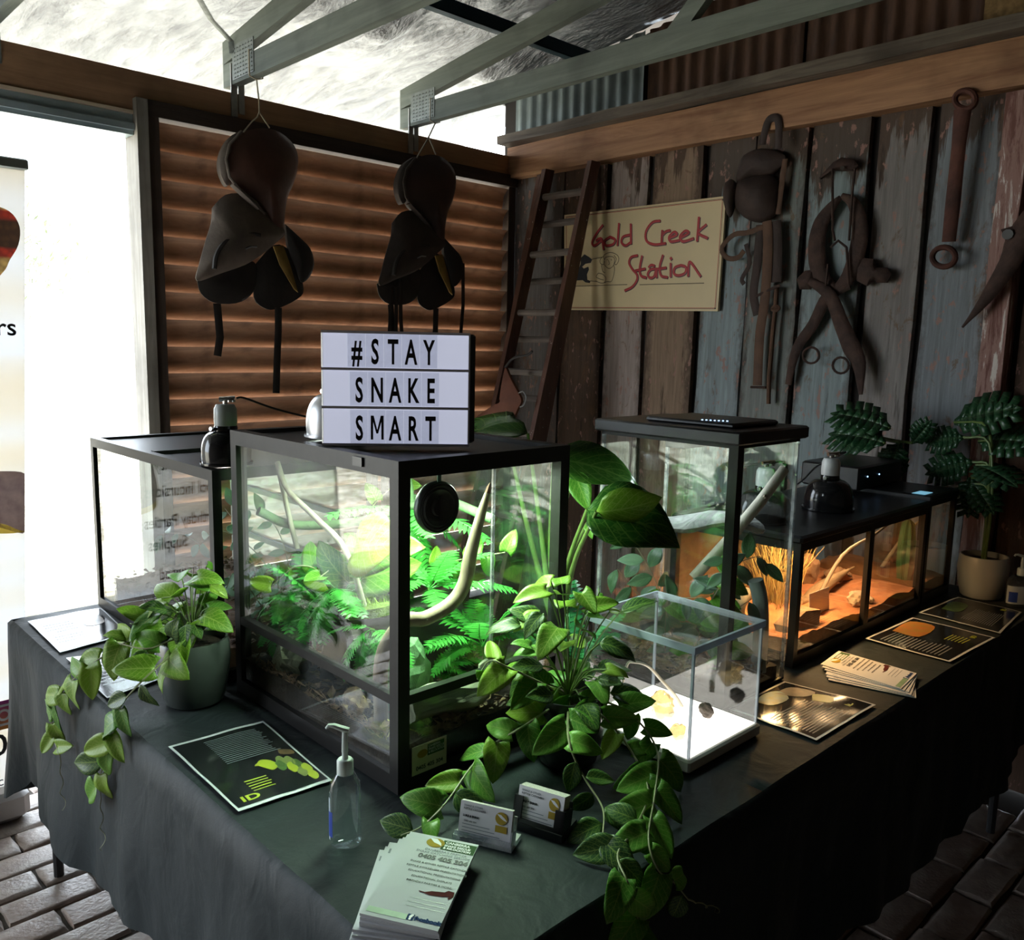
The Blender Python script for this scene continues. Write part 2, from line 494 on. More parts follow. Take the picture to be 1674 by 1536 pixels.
# peeling white and red post
t = Nt('peeling_paint')
v = t.coord('Object', (20, 20, 2.2)); n = t.noise(v, 1.5, 6, 0.7, 0.5)
c = t.mix(t.ramp(n, .42, .5), (.15, .06, .045), (.30, .17, .14)); c = t.mix(t.ramp(n, .56, .6), c, (.62, .56, .50))
MT['peeling'] = t.done(t.bsdf(c, .8, 0, t.bump(n, .5, .006)))
me = plank_mesh(.085, 2.42, .075, 77).mesh('post', smooth=25, fix=True); me.materials.append(MT['peeling'])
inst('post', me, wall_r, Matrix.Translation((XR + .028, 1.02, 0)))
# beam and ledge over the planks
def rough_beam(y0, y1, x0, x1, z0, z1, seed, n=16):
    random.seed(seed); mb = MB(); rings = []
    for k in range(n + 1):
        y = y0 + (y1 - y0) * k / n; j = lambda: random.uniform(-.004, .004)
        rings.append([(x0 + j(), y, z0 + j()), (x0 + j(), y, z1 + j()), (x1, y, z1 + j()), (x1, y, z0 + j())])
    return mb.loft(rings, True, True, True)
put('beam', rough_beam(-2.6, YL - .01, XR - .055, XR + .03, 2.435, 2.590, 4), MT['beam_red'], wall_r)
put('ledge', rough_beam(-2.6, YL - .01, XR - .13, XR + .03, 2.592, 2.640, 5), MT['ledge_grey'], wall_r)
# corrugated sheets in the gable
t = Nt('rusty_sheet'); v = t.coord('Object', (1, 3, 1)); n = t.noise(v, 3, 6, .65)
MT['rusty_sheet'] = t.done(t.bsdf(t.mix(t.ramp(n, .35, .65), (.065, .035, .022), (.17, .085, .05)), .75, .3, t.bump(n, .3, .01)))
MT['pale_sheet'] = plain('pale_sheet', (.20, .24, .24), .6, .4, .4, 6)
def corr(y0, y1, z0, z1, x):
    mb = MB(); n = int(abs(y1 - y0) / .0125)
    mb.grid(lambda u, w: (x + .009 * math.sin((y0 + (y1 - y0) * u) / .075 * 2 * PI), y0 + (y1 - y0) * u, z0 + (min(z1, roof_z(y0 + (y1 - y0) * u) + .10) - z0) * w), n, 1)
    return mb
put('corrugated_sheet', corr(2.62, 3.48, 2.64, 3.0, XR - .01), MT['pale_sheet'], wall_r, smooth=True)
for a, b in ((1.84, 2.61), (1.06, 1.83), (.28, 1.05), (-.5, .27), (-1.28, -.51), (-2.5, -1.29)):
    put('corrugated_sheet', corr(a, b, 2.64, 3.75, XR + .015), MT['rusty_sheet'], wall_r, smooth=True)
MT['chipboard'] = plain('chipboard', (.40, .25, .10), .85, 0, .5, 40)
put('board', MB().box((XR - .02, .72, 2.66), (XR - .005, 1.16, 3.2)), MT['chipboard'], wall_r, smooth=False)

# ---- louvred wall with the open doorway (wall_left)
MT['lintel'] = woodmat('brown_lintel', (.58, .34, .19), (.38, .21, .115), 0, .6, 2.0, .2)
MT['dark_rail'] = woodmat('dark_rail', (.085, .062, .05), (.04, .03, .025), 0, .8)
MT['post_grey'] = woodmat('grey_post', (.46, .43, .38), (.26, .235, .20), 2, .8)
MT['post_dark'] = woodmat('dark_post', (.14, .10, .078), (.07, .05, .04), 2, .8)
MT['cream_strip'] = plain('cream_strip', (.72, .58, .42), .6)
MT['roller_steel'] = plain('roller_steel', (.45, .55, .58), .45, .5, .2, 6)
t = Nt('louvre_sheet'); v = t.coord('Object', (2.5, 14, 14)); n = t.noise(v, 2.0, 6, .65, .6); n2 = t.noise(t.coord('Object'), 9, 5)
c = t.mix(t.ramp(n, .3, .7), (.31, .18, .115), (.56, .37, .25)); c = t.mix(t.math('MULTIPLY', t.ramp(n2, .55, .75), .6), c, (.09, .05, .04))
MT['louvre'] = t.done(t.bsdf(c, .62, 0, t.bump(n, .15, .004), .35))
wall_l = struct('wall_left', 'louvred shed wall beside the open doorway')
put('lintel', MB().box((-3.2, YL - .02, 2.40), (XR + .02, YL + .06, 2.548)), MT['lintel'], wall_l, smooth=False)
put('lintel_strip', MB().box((-3.2, YL - .03, 2.388), (1.30, YL + .05, 2.40)), MT['cream_strip'], wall_l, smooth=False)
mb = MB()
for z0, z1, d in ((2.352, 2.387, .0), (2.328, 2.352, .015), (2.312, 2.328, .0)): mb.box((-3.2, YL - .02 - d, z0), (1.30, YL + .08, z1))
put('door_track', mb, MT['roller_steel'], wall_l, smooth=False, fix=False)
put('post', MB().box((1.302, YL - .055, 0), (1.345, YL + .07, 2.445)), MT['post_grey'], wall_l, smooth=False)
put('post', MB().box((1.346, YL - .04, 0), (1.392, YL + .07, 2.445)), MT['post_dark'], wall_l, smooth=False)
put('post', MB().box((3.262, YL - .03, 0), (3.312, YL + .07, 2.40)), MT['post_dark'], wall_l, smooth=False)
put('rail', MB().box((1.346, YL - .045, 2.388), (3.312, YL + .05, 2.448)), MT['dark_rail'], wall_l, smooth=False)
def slat_mesh():
    mb = MB(); prof = []
    for k in range(9):
        s = k / 8
        prof.append((.050 - .078 * s - .012 * math.sin(s * 2 * PI), -.066 + .128 * s))   # top edge stands into the room, foot tilts out to the yard
    rings = []
    for x in (0, .3, .6, .94, 1.3, 1.6, 1.868):
        w = random.uniform(-.0025, .0025)
        ring = [(x, d + w, z + w * .5) for d, z in prof] + [(x, d + w + .004, z + w * .5) for d, z in reversed(prof)]
        rings.append(ring)
    return mb.loft(rings, True, True, True)
for k in range(20):
    random.seed(100 + k)
    me = slat_mesh().mesh('slat', smooth=50); me.materials.append(MT['louvre'])
    inst('slat', me, wall_l, Matrix.Translation((1.393, YL + .002, 2.314 - k * .1075)))
put('sill', MB().box((1.346, YL - .03, 0), (3.312, YL + .06, .16)), MT['dark_rail'], wall_l, smooth=False)
# the rest of the shed round the viewer
MT['shed_dark'] = plain('shed_boards', (.10, .075, .055), .9, 0, .4, 4)
put('wall_back', MB().box((-3.3, -2.72, 0), (3.4, -2.62, roof_z(-2.62) + .12)), MT['shed_dark'], smooth=False, kind='structure')
put('wall_side', MB().prism([(-3.32, -2.6, 0), (-3.32, 3.6, 0), (-3.32, 3.6, roof_z(3.6) + .12), (-3.32, -2.6, roof_z(-2.6) + .12)], (.1, 0, 0)), MT['shed_dark'], smooth=False, kind='structure')

# ---- roof: foil blanket over trusses and steel purlins, rising away from the louvred wall
t = Nt('foil')
v = t.coord('Object', (1.6, .5, 1)); w1 = t.noise(v, 7.0, 8, .66, .35); w2 = t.noise(t.coord('Object', (1.4, .3, 1)), 34, 5, .6, .3); w3 = t.noise(t.coord('Object'), 1.8, 2)
hgt = t.math('ADD', t.math('MULTIPLY', w1, t.math('MULTIPLY_ADD', w3, 1.6, .1)), t.math('MULTIPLY', w2, .25))
MT['foil'] = t.done(t.bsdf(t.mix(t.ramp(w1, .3, .7), (.20, .21, .225), (.36, .37, .385)), .27, .95, t.bump(hgt, 1.0, .06)))
roof = struct('ceiling', 'silver foil insulation under the shed roof')
tx = [-2.78, -1.88, -.98, -.08, .83, 1.72, 2.62, XR + .28]
for a, b in zip(tx, tx[1:]):
    mb = MB()
    def fn(u, w, a=a, b=b):
        y = YL + .75 - w * 6.85
        e = XR - .024 if (b > XR and y < YL + .08) else b
        x = a + (e - a) * u
        sag = .06 * math.sin(PI * u) * math.sin((y - 2.86) / .91 * PI) ** 2          # the blanket bears on the purlins and sags between them
        return (x, y, roof_z(y) + .088 - sag + .014 * noise.noise((x * 5, y * 2.2, 1.3)) + .011 * (1 - abs(noise.noise((x * 9 + y * 3, y * 4 - x * 3, 4.0))) * 2.2) + .005 * noise.noise((x * 24 + y * 9, y * 8, 7.0)))
    mb.grid(fn, 56, 190)
    put('foil_sheet', mb, MT['foil'], roof, smooth=True, fix=False)
put('roof_deck', MB().poly([(-3.4, YL + .8, roof_z(YL + .8) + .15), (XR + .3, YL + .8, roof_z(YL + .8) + .15), (XR + .3, -2.8, roof_z(-2.8) + .15), (-3.4, -2.8, roof_z(-2.8) + .15)]), MT['shed_dark'], roof, smooth=False)
MT['truss_wood'] = woodmat('green_grey_timber', (.235, .265, .225), (.15, .17, .145), 1, .75, 1.6, .25)
MT['nailplate'] = plain('galvanised', (.20, .22, .20), .5, .6, .4, 40)
MT['strap'] = plain('strap', (.50, .50, .46), .5, .5, .4, 12)
names = {.83: 'green-grey roof truss over the open doorway', 1.72: 'green-grey roof truss that carries the wire of the pale-rope saddle', 2.62: 'green-grey roof truss near the timber wall corner'}
plate_me = None
for x in (.83, 1.72, 2.62, -.08):
    T = thing('roof_truss', names.get(x, 'green-grey roof truss farther along above the doorway'), 'truss', (x, YL, 2.56), 'roof trusses')
    h = .019
    mb = MB()
    mb.prism([(x - h, YL + .05, 2.577), (x - h, -2.5, 2.577), (x - h, -2.5, 2.667), (x - h, YL + .05, 2.667)], (2 * h, 0, 0)); put('bottom_chord', mb, MT['truss_wood'], T, smooth=False)
    mb = MB()
    za, zb = roof_z(YL + .05), roof_z(-2.5)
    mb.prism([(x - h, YL + .05, za - .10), (x - h, -2.5, zb - .10), (x - h, -2.5, zb - .012), (x - h, YL + .05, za - .012)], (2 * h, 0, 0)); put('top_chord', mb, MT['truss_wood'], T, smooth=False)
    mb = MB().prism([(x - h * .9, 1.9, 2.64), (x - h * .9, 2.0, 2.64), (x - h * .9, 1.62, roof_z(1.62) - .05), (x - h * .9, 1.52, roof_z(1.52) - .05)], (h * 1.8, 0, 0)); put('web', mb, MT['truss_wood'], T, smooth=False)
    mb = MB()
    mb.box((x - h - .003, YL - .22, 2.59), (x - h - .0005, YL - .04, 2.72))
    for i in range(7):
        for k in range(8): mb.box((x - h - .0055, YL - .21 + i * .024, 2.596 + k * .0155), (x - h - .003, YL - .199 + i * .024, 2.600 + k * .0155))
    put('nail_plate', mb, MT['nailplate'], T, smooth=False, fix=False)
    for dy in (0, .06):
        mb = MB().box((x - h - .004, YL - .028 - dy * .02, 2.455), (x - h + .022, YL - .0205, 2.66)) if not dy else MB().box((x + h - .01, YL - .027, 2.47), (x + h + .016, YL - .0205, 2.60))
        put('tie_strap', mb, MT['strap'], T, smooth=False)
MT['purlin'] = plain('teal_steel', (.018, .055, .07), .4, .4, .3, 8)
for k, y in enumerate((2.86, 1.95, 1.04, .13, -.8, -1.7)):
    z = roof_z(y) + .0545
    mb = MB().box((-3.2, y - .03, z - .012), (XR - .02, y + .03, z - .004)).box((-3.2, y - .03, z - .06), (XR - .02, y - .026, z - .012)).box((-3.2, y - .03, z - .06), (XR - .02, y + .01, z - .056))
    put('purlin', mb, MT['purlin'], roof, smooth=False, fix=False)
# galvanised brace strap hanging below the foil
def under_roof(px, py):
    d = ray(px, py); t_ = (roof_z(CAM.y) - .02 - CAM.z) / (d.z + .135 * d.y); return CAM + d * t_
tag(put('brace_strap', MB().tube([under_roof(322, -8), under_roof(345, 32), (1.690, YL - .05, roof_z(YL - .05) - .045), (1.693, YL - .05, roof_z(YL - .05) - .09)], .012, 4, flat=.2), MT['nailplate'], origin=(1.7, YL, 2.6)), 'perforated steel brace strap running up from the truss heel', 'strap')

# ---- outside: sunlit yard
t = Nt('dry_yard'); n = t.noise(t.coord('Object'), 1.1, 8, .7); n2 = t.noise(t.coord('Object'), 14, 5, .7)
c = t.mix(t.ramp(n, .42, .56), (.26, .235, .18), (.60, .56, .48)); c = t.mix(t.math('MULTIPLY', t.ramp(n2, .5, .6), .8), c, (.14, .13, .06))
MT['yard'] = t.done(t.bsdf(c, .95, 0, t.bump(n2, .6, .03)))
put('ground', MB().grid(lambda u, w: (-30 + 60 * u, YL + .1 + 45 * w, -.03 + .25 * noise.noise((u * 9, w * 9, 0)) * w), 40, 40), MT['yard'], smooth=True, fix=False, kind='structure', label='dry sunlit yard beyond the doorway')
MT['bark'] = plain('bark', (.30, .24, .19), .9, 0, .5, 6, .5)
MT['gumleaf_far'] = plain('far_gum_leaf', (.16, .19, .10), .7, 0, .4, 3)
def far_tree(x, y, h, seed, label):
    random.seed(seed)
    T = thing('gum_tree', label, 'tree', (x, y, 0), 'trees in the yard')
    tr = [(x, y, -.1), (x + .1, y, h * .35), (x - .15, y + .1, h * .6), (x + .1, y, h * .9)]
    mb = MB().tube(smoothpath(tr), .13, 7); tips = []
    for k in range(9):
        a = random.uniform(0, 2 * PI); b0 = Vector((x, y, h * random.uniform(.35, .8))); b1 = b0 + Vector((math.cos(a) * h * .3, math.sin(a) * h * .3, h * random.uniform(.1, .3)))
        mb.tube([b0, (b0 + b1) / 2 + Vector((0, 0, .1)), b1], [.06, .04, .015], 5); tips.append(b1)
    put('trunk', mb, MT['bark'], T, fix=False)
    mb = MB()
    for tip in tips:
        for _ in range(150):
            p = tip + Vector((random.gauss(0, .38), random.gauss(0, .38), random.gauss(0, .28)))
            d = Vector((random.uniform(-1, 1), random.uniform(-1, 1), random.uniform(-1.4, .2))).normalized() * .16; s = d.orthogonal().normalized() * .025
            mb.poly([p, p + d * .5 + s, p + d, p + d * .5 - s])
    put('foliage', mb, MT['gumleaf_far'], T, smooth=False, fix=False, kind='stuff')
far_tree(2.9, 14.5, 3.1, 5, 'small pale gum tree washed out by daylight in the yard')
# ================================================================== tables and cloth
MT['table_white'] = plain('table_top', (.6, .6, .58), .5)
MT['leg_dark'] = plain('leg_steel', (.035, .035, .037), .5, .4)
def folding_table(label, x0, x1, y0, y1, legs):
    T = thing('folding_table', label, 'table', ((x0 + x1) / 2, (y0 + y1) / 2, 0), 'folding tables under the cloth')
    put('table_top', MB().bevbox((x0, y0, TZ - .045), (x1, y1, TZ - .006), .006), MT['table_white'], T)
    for x, y in legs:
        put('leg', MB().tube([(x, y, 0), (x, y, TZ - .045)], .0135, 10), MT['leg_dark'], T)
folding_table('folding table along the doorway side under the dark cloth', .64, 1.385, .78, 2.72, ((.652, 2.545), (1.34, 2.545), (.68, 1.0), (1.34, 1.55)))
folding_table('folding table that runs to the timber wall under the dark cloth', 1.39, 3.225, .78, 1.50, ((2.965, .785), (2.965, 1.45), (1.5, .84), (1.5, 1.45)))
t = Nt('dark_cloth'); v = t.coord('Object'); n = t.noise(v, 5, 6, .65); n2 = t.noise(v, 260, 2)
MT['cloth'] = t.done(t.bsdf(t.mix(n, (.008, .0145, .0165), (.013, .021, .0235)), .6, 0, t.bump(t.math('ADD', t.noise(t.coord('Object', (1.6, 1.6, 1.0)), 7, 3, .5, .6), t.math('MULTIPLY', n2, .04)), .35, .02), .22, Sheen_Weight=.06, Sheen_Roughness=.4))
mb = MB()
CX0, CX1, CX2, CY0, CY1, CY2 = .618, 1.40, 3.235, .758, 1.515, 2.742
def top_z(x, y): return TZ - .003 + .0022 * noise.noise((x * 7, y * 7, 2.0)) 
loop = [(CX0, CY0), (CX2, CY0), (CX2, CY1), (CX1, CY1), (CX1, CY2), (CX0, CY2)]
st = .03
def seg(a, b):
    n = max(1, int(math.hypot(b[0] - a[0], b[1] - a[1]) / st)); return [(a[0] + (b[0] - a[0]) * k / n, a[1] + (b[1] - a[1]) * k / n) for k in range(n)]
per = []; nor = []
for i, a in enumerate(loop):
    b = loop[(i + 1) % 6]; p = seg(a, b); d = Vector((b[0] - a[0], b[1] - a[1])).normalized(); nn = (d.y, -d.x)
    per += p; nor += [nn] * len(p)
# flat top as two grids
for x0, x1, y0, y1 in ((CX0, CX1, CY0, CY2), (CX1, CX2, CY0, CY1)):
    mb.grid(lambda u, w: (x0 + (x1 - x0) * u, y0 + (y1 - y0) * w, top_z(x0 + (x1 - x0) * u, y0 + (y1 - y0) * w)), int((x1 - x0) / .04), int((y1 - y0) / .04))
N = len(per); drop = []
for k in range(N):
    x, y = per[k]; nx, ny = nor[k]
    # blend normals round the outer corners
    a = nor[(k - 1) % N]; b = nor[(k + 1) % N]; n_ = Vector((nx + a[0] + b[0], ny + a[1] + b[1])).normalized()
    s = (x + y * 1.3) * 9
    hem = .235 + .03 * math.sin(s * .35) + .05 * noise.noise((x * 1.5, y * 1.5, 0))
    if x < .7: hem += .045
    if y > 2.6 and x < .7: hem -= .12 * (y - 2.6) / .14
    if x > 2.5 and y < 1: hem += .05
    ring = []
    for j in range(13):
        w = j / 12
        fold = (math.sin(s * 1.0 + 2 * noise.noise((x * 2, y * 2, w))) * .5 + noise.noise((x * 11, y * 11, w * 1.6)) * .9)
        out = .004 + .010 * min(1, w * 8) + .034 * fold * w + .014 * w
        z = top_z(x, y) * (1 - w) + hem * w
        if j == 0: out = 0
        if j == 1: z = TZ - .012
        ring.append((x + n_.x * out, y + n_.y * out, z))
    drop.append(ring)
drop.append(drop[0])
mb.loft(drop, False)
tag(put('tablecloth', mb, MT['cloth'], origin=(1.0, 1.2, TZ), smooth=True), 'dark green-black cloth draped over the cornered tables', 'tablecloth')

# ================================================================== glass tanks
def bar(mb, a, b, w):
    lo = [min(a[i], b[i]) for i in range(3)]; hi = [max(a[i], b[i]) for i in range(3)]
    for i in range(3):
        if hi[i] - lo[i] < 1e-6: lo[i] -= w / 2; hi[i] += w / 2
    return mb.box(lo, hi)
def tank(name, label, x0, x1, y0, y1, z0, z1, w=.022, top=.026, bot=.03, mid=None, midbar_faces='xy', posts=True, glass='glass', floor_col=None, group=None):
    T = thing(name, label, 'terrarium', ((x0 + x1) / 2, (y0 + y1) / 2, z0), group)
    F = MT['frame_black']
    # bottom tray
    put('base_tray', MB().box((x0, y0, z0), (x1, y1, z0 + bot)), F, T, smooth=False)
    mb = MB()                                                    # top rim as a mitred ring
    def rect(x0, x1, y0, y1, z): return [(x0, y0, z), (x1, y0, z), (x1, y1, z), (x0, y1, z)]
    mb.loft([rect(x0, x1, y0, y1, z1 - top), rect(x0, x1, y0, y1, z1), rect(x0 + w, x1 - w, y0 + w, y1 - w, z1), rect(x0 + w, x1 - w, y0 + w, y1 - w, z1 - top), rect(x0, x1, y0, y1, z1 - top)])
    put('top_rim', mb, F, T, smooth=False)
    if posts:
        for x, y in ((x0, y0), (x1, y0), (x0, y1), (x1, y1)):
            xa = x0 if x == x0 else x1 - w; ya = y0 if y == y0 else y1 - w
            put('corner_post', MB().box((xa, ya, z0 + bot), (xa + w, ya + w, z1 - top)), F, T, smooth=False)
    if mid:
        m = .018
        put('mid_rail', MB().box((x0 + .001, y0 + w, mid), (x0 + m, y1 - w, mid + m)), F, T, smooth=False)
        put('mid_rail', MB().box((x0 + w, y0 + .001, mid), (x1 - w, y0 + m, mid + m)), F, T, smooth=False)
    g = .0035; i = .006; e = 0 if not posts else .004
    G = MT[glass]
    put('pane', MB().box((x0 + i, y0 + i + g, z0 + bot), (x0 + i + g, y1 - i - g, z1 - top)), G, T, smooth=False)
    put('pane', MB().box((x1 - i - g, y0 + i + g, z0 + bot), (x1 - i, y1 - i - g, z1 - top)), G, T, smooth=False)
    put('pane', MB().box((x0 + i, y0 + i, z0 + bot), (x1 - i, y0 + i + g, z1 - top)), G, T, smooth=False)
    put('pane', MB().box((x0 + i, y1 - i - g, z0 + bot), (x1 - i, y1 - i, z1 - top)), G, T, smooth=False)
    return T
# fly-screen lid: real holes are far below a pixel, so an even half-open weave
t = Nt('lid_mesh')
tr = t.n('ShaderNodeBsdfTransparent'); b = t.bsdf((.015, .015, .016), .4)
ch = t.n('ShaderNodeTexChecker'); t.l(t.coord('Object'), ch.inputs[0]); ch.inputs['Scale'].default_value = 900
mx = t.n('ShaderNodeMixShader'); t.l(t.math('MULTIPLY_ADD', ch.outputs['Fac'], .18, .05), mx.inputs[0]); t.l(b, mx.inputs[1]); t.l(tr.outputs[0], mx.inputs[2])
MT['lid_mesh'] = t.done(mx.outputs[0])
def mesh_lid(T, x0, x1, y0, y1, z):
    put('screen_lid', MB().box((x0, y0, z - .002), (x1, y1, z)), MT['lid_mesh'], T, smooth=False)
T1 = tank('terrarium', 'low black-framed terrarium with pale gum leaves by the doorway', .85, 1.31, 1.885, 2.716, TZ, 1.25, .022, .026, .03)
mesh_lid(T1, .872, 1.288, 1.907, 2.694, 1.243)
put('lid_bar', MB().box((.872, 2.28, 1.238), (1.288, 2.30, 1.252)), MT['frame_black'], T1, smooth=False)
put('cross_bar', MB().box((1.288, 1.907, 1.06), (1.300, 2.694, 1.075)), MT['frame_black'], T1, smooth=False)
put('cross_bar', MB().box((1.288, 1.907, .905), (1.300, 2.694, .92)), MT['frame_black'], T1, smooth=False)
T2 = tank('terrarium', 'large front-opening terrarium full of bright green ferns', .872, 1.31, 1.193, 1.833, TZ, 1.347, .026, .032, .032, mid=.897, glass='glass_hazy')
mesh_lid(T2, .898, 1.284, 1.219, 1.807, 1.338)
put('lid_bar', MB().box((.898, 1.505, 1.332), (1.284, 1.525, 1.348)), MT['frame_black'], T2, smooth=False)
put('latch', MB().box((.868, 1.30, 1.325), (.874, 1.33, 1.342)), MT['black_plastic'], T2, smooth=False)
put('door_divider', MB().box((1.095, 1.1925, .92), (1.101, 1.1975, 1.315)), MT['acrylic_edge'], T2, smooth=False)
T3 = tank('terrarium', 'tall frameless-sided glass tank with a heavy black lid', 1.655, 1.935, 1.01, 1.40, TZ, 1.345, .018, .012, .006, posts=False)
put('corner_post', MB().box((1.648, 1.003, TZ + .006), (1.672, 1.027, 1.345)), MT['frame_black'], T3, smooth=False)
for x, y in ((1.935, 1.01), (1.655, 1.40), (1.935, 1.40)):
    put('silicone_edge', MB().box((x - .008 if x > 1.8 else x, y if y < 1.2 else y - .008, TZ + .006), (x if x > 1.8 else x + .008, y + .008 if y < 1.2 else y, 1.34)), MT['acrylic_edge'], T3, smooth=False)
put('lid', MB().bevbox((1.64, .995, 1.342), (1.95, 1.415, 1.372), .004), MT['black_plastic'], T3)
put('light_panel', MB().bevbox((1.70, 1.05, 1.372), (1.90, 1.30, 1.384), .004), MT['black_plastic'], T3)
MT['led_blue'] = emis('blue_led', (.30, .55, 1.0), 4)
for k in range(7):
    p = atz(1148 + k * 6.8, 686 + k * .35, 1.3845)
    put('indicator', MB().box((p.x - .0015, p.y - .0015, 1.3838), (p.x + .0015, p.y + .0015, 1.3855)), MT['led_blue'], T3, smooth=False)
T4 = tank('terrarium', 'long black-framed desert tank glowing with warm orange light', 2.016, 2.85, 1.03, 1.43, TZ, 1.075, .02, .034, .03)
put('centre_post', MB().box((2.425, 1.029, TZ + .03), (2.455, 1.042, 1.05)), MT['frame_black'], T4, smooth=False)
put('hood', MB().bevbox((2.012, 1.026, 1.06), (2.854, 1.434, 1.082), .006), MT['black_plastic'], T4)
MT['rock_backdrop'] = plain('rock_backdrop', (.17, .105, .06), .9, 0, .6, 9, .6)
put('backdrop', MB().box((2.03, 1.418, TZ + .03), (2.836, 1.422, 1.045)), MT['rock_backdrop'], T4, smooth=False)
T5 = tank('terrarium', 'dim end tank between the desert tank and the white pot', 2.862, 3.10, 1.03, 1.43, TZ, 1.09, .016, .03, .03)
put('hood', MB().bevbox((2.858, 1.026, 1.075), (3.104, 1.434, 1.097), .005), MT['black_plastic'], T5)

# ---- what lies on the tank floors
def litter(mb, x0, x1, y0, y1, z, n, l=(.015, .05), w=(.004, .014), seed=1, hgt=.02):
    random.seed(seed)
    for _ in range(n):
        p = Vector((random.uniform(x0, x1), random.uniform(y0, y1), z + random.uniform(-.004, hgt)))
        L, W = random.uniform(*l), random.uniform(*w)
        R = Matrix.Rotation(random.uniform(0, 2 * PI), 3, 'Z') @ Matrix.Rotation(random.uniform(-.6, .6), 3, 'Y') @ Matrix.Rotation(random.uniform(-.6, .6), 3, 'X')
        q = [p + R @ Vector(c) for c in ((-L / 2, 0, 0), (-L * .1, -W, .004), (L / 2, 0, 0), (0, W, .003))]
        for c in q: c.x = min(max(c.x, x0), x1); c.y = min(max(c.y, y0), y1); c.z = max(c.z, z - .008)
        if min(p.x - x0, x1 - p.x) < .045 and min(p.y - y0, y1 - p.y) < .045: continue
        mb.poly(q)
    return mb
def bed(name, label, x0, x1, y0, y1, z0, h, mat, seed, amp=.012, cat='substrate', lit=None):
    T = thing(name, label, cat, ((x0 + x1) / 2, (y0 + y1) / 2, z0))
    def hz(x, y): return z0 + h + amp * noise.noise((x * 9 + seed, y * 9, 0)) + amp * .5 * noise.noise((x * 25, y * 25 + seed, 0))
    mb = MB(); nx, ny = int((x1 - x0) / .012), int((y1 - y0) / .012)
    mb.grid(lambda u, w: (x0 + (x1 - x0) * u, y0 + (y1 - y0) * w, hz(x0 + (x1 - x0) * u, y0 + (y1 - y0) * w)), nx, ny)
    ring = [(x0, y0), (x1, y0), (x1, y1), (x0, y1)]
    for (xa, ya), (xb, yb) in zip(ring, ring[1:] + ring[:1]):
        mb.grid(lambda u, w: (xa + (xb - xa) * u, ya + (yb - ya) * u, (z0 * (1 - w) + hz(xa + (xb - xa) * u, ya + (yb - ya) * u) * w)), 30, 1)
    put('soil_bed', mb, mat, T, smooth=True, fix=False)
    if lit:
        m2 = MB(); n, lm, kw = lit
        litter(m2, x0, x1, y0, y1, z0 + h, n, seed=seed, **kw)
        # loose pieces pressed against the panes
        for xa in (x0 + .002, ):
            for _ in range(n // 3):
                y = random.uniform(y0 + .06, y1 - .06); L = random.uniform(.012, .04); a = random.uniform(0, PI); z = random.uniform(z0 + .006 + L * .5, z0 + h + .02)
                m2.poly([(xa, min(max(y + L * math.cos(a), y0), y1), z + L * .5 * math.sin(a)), (xa + .002, y, z - .004), (xa, min(max(y - L * math.cos(a), y0), y1), z - L * .5 * math.sin(a)), (xa - .001, y, z + .004)])
        ya = y0 + .002
        for _ in range(n // 3):
            x = random.uniform(x0 + .06, x1 - .06); L = random.uniform(.012, .04); a = random.uniform(0, PI); z = random.uniform(z0 + .006 + L * .5, z0 + h + .02)
            m2.poly([(min(max(x + L * math.cos(a), x0), x1), ya, z + L * .5 * math.sin(a)), (x, ya + .002, z - .004), (min(max(x - L * math.cos(a), x0), x1), ya, z - L * .5 * math.sin(a)), (x, ya - .001, z + .004)])
        put('litter', m2, lm, T, smooth=False, fix=False, kind='stuff')
    return T
MT['soil_dark'] = plain('dark_soil', (.055, .036, .026), .95, 0, .5, 40, .5)
t = Nt('leaf_litter'); n = t.noise(t.coord('Object'), 60, 3); MT['litter'] = t.done(t.bsdf(t.mix(t.ramp(n, .3, .7), (.08, .045, .028), (.30, .19, .10)), .8))
MT['sand'] = plain('red_sand', (.50, .20, .085), .95, 0, .35, 25, .4, 120)
MT['chips'] = plain('bark_chips', (.16, .075, .05), .9, 0, .5, 50)
bed('bark_substrate', 'dark bark and leaf litter on the fern terrarium floor', .884, 1.298, 1.205, 1.82, TZ + .0325, .05, MT['soil_dark'], 3, lit=(700, MT['litter'], dict()))
bed('chip_substrate', 'reddish bark chips on the gum-leaf terrarium floor', .862, 1.298, 1.9, 2.70, TZ + .0305, .05, MT['chips'], 8, lit=(900, MT['chips'], dict(l=(.01, .03))))
bed('soil_layer', 'dark soil layer at the bottom of the tall tank', 1.668, 1.922, 1.024, 1.388, TZ + .007, .03, MT['soil_dark'], 5, lit=(300, MT['litter'], dict()))
bed('sand_bed', 'orange desert sand in the warm-lit long tank', 2.03, 2.838, 1.043, 1.418, TZ + .031, .035, MT['sand'], 11, amp=.012)
bed('sand_bed', 'dim reddish sand in the end tank', 2.876, 3.088, 1.043, 1.418, TZ + .031, .04, MT['sand'], 14, amp=.015)

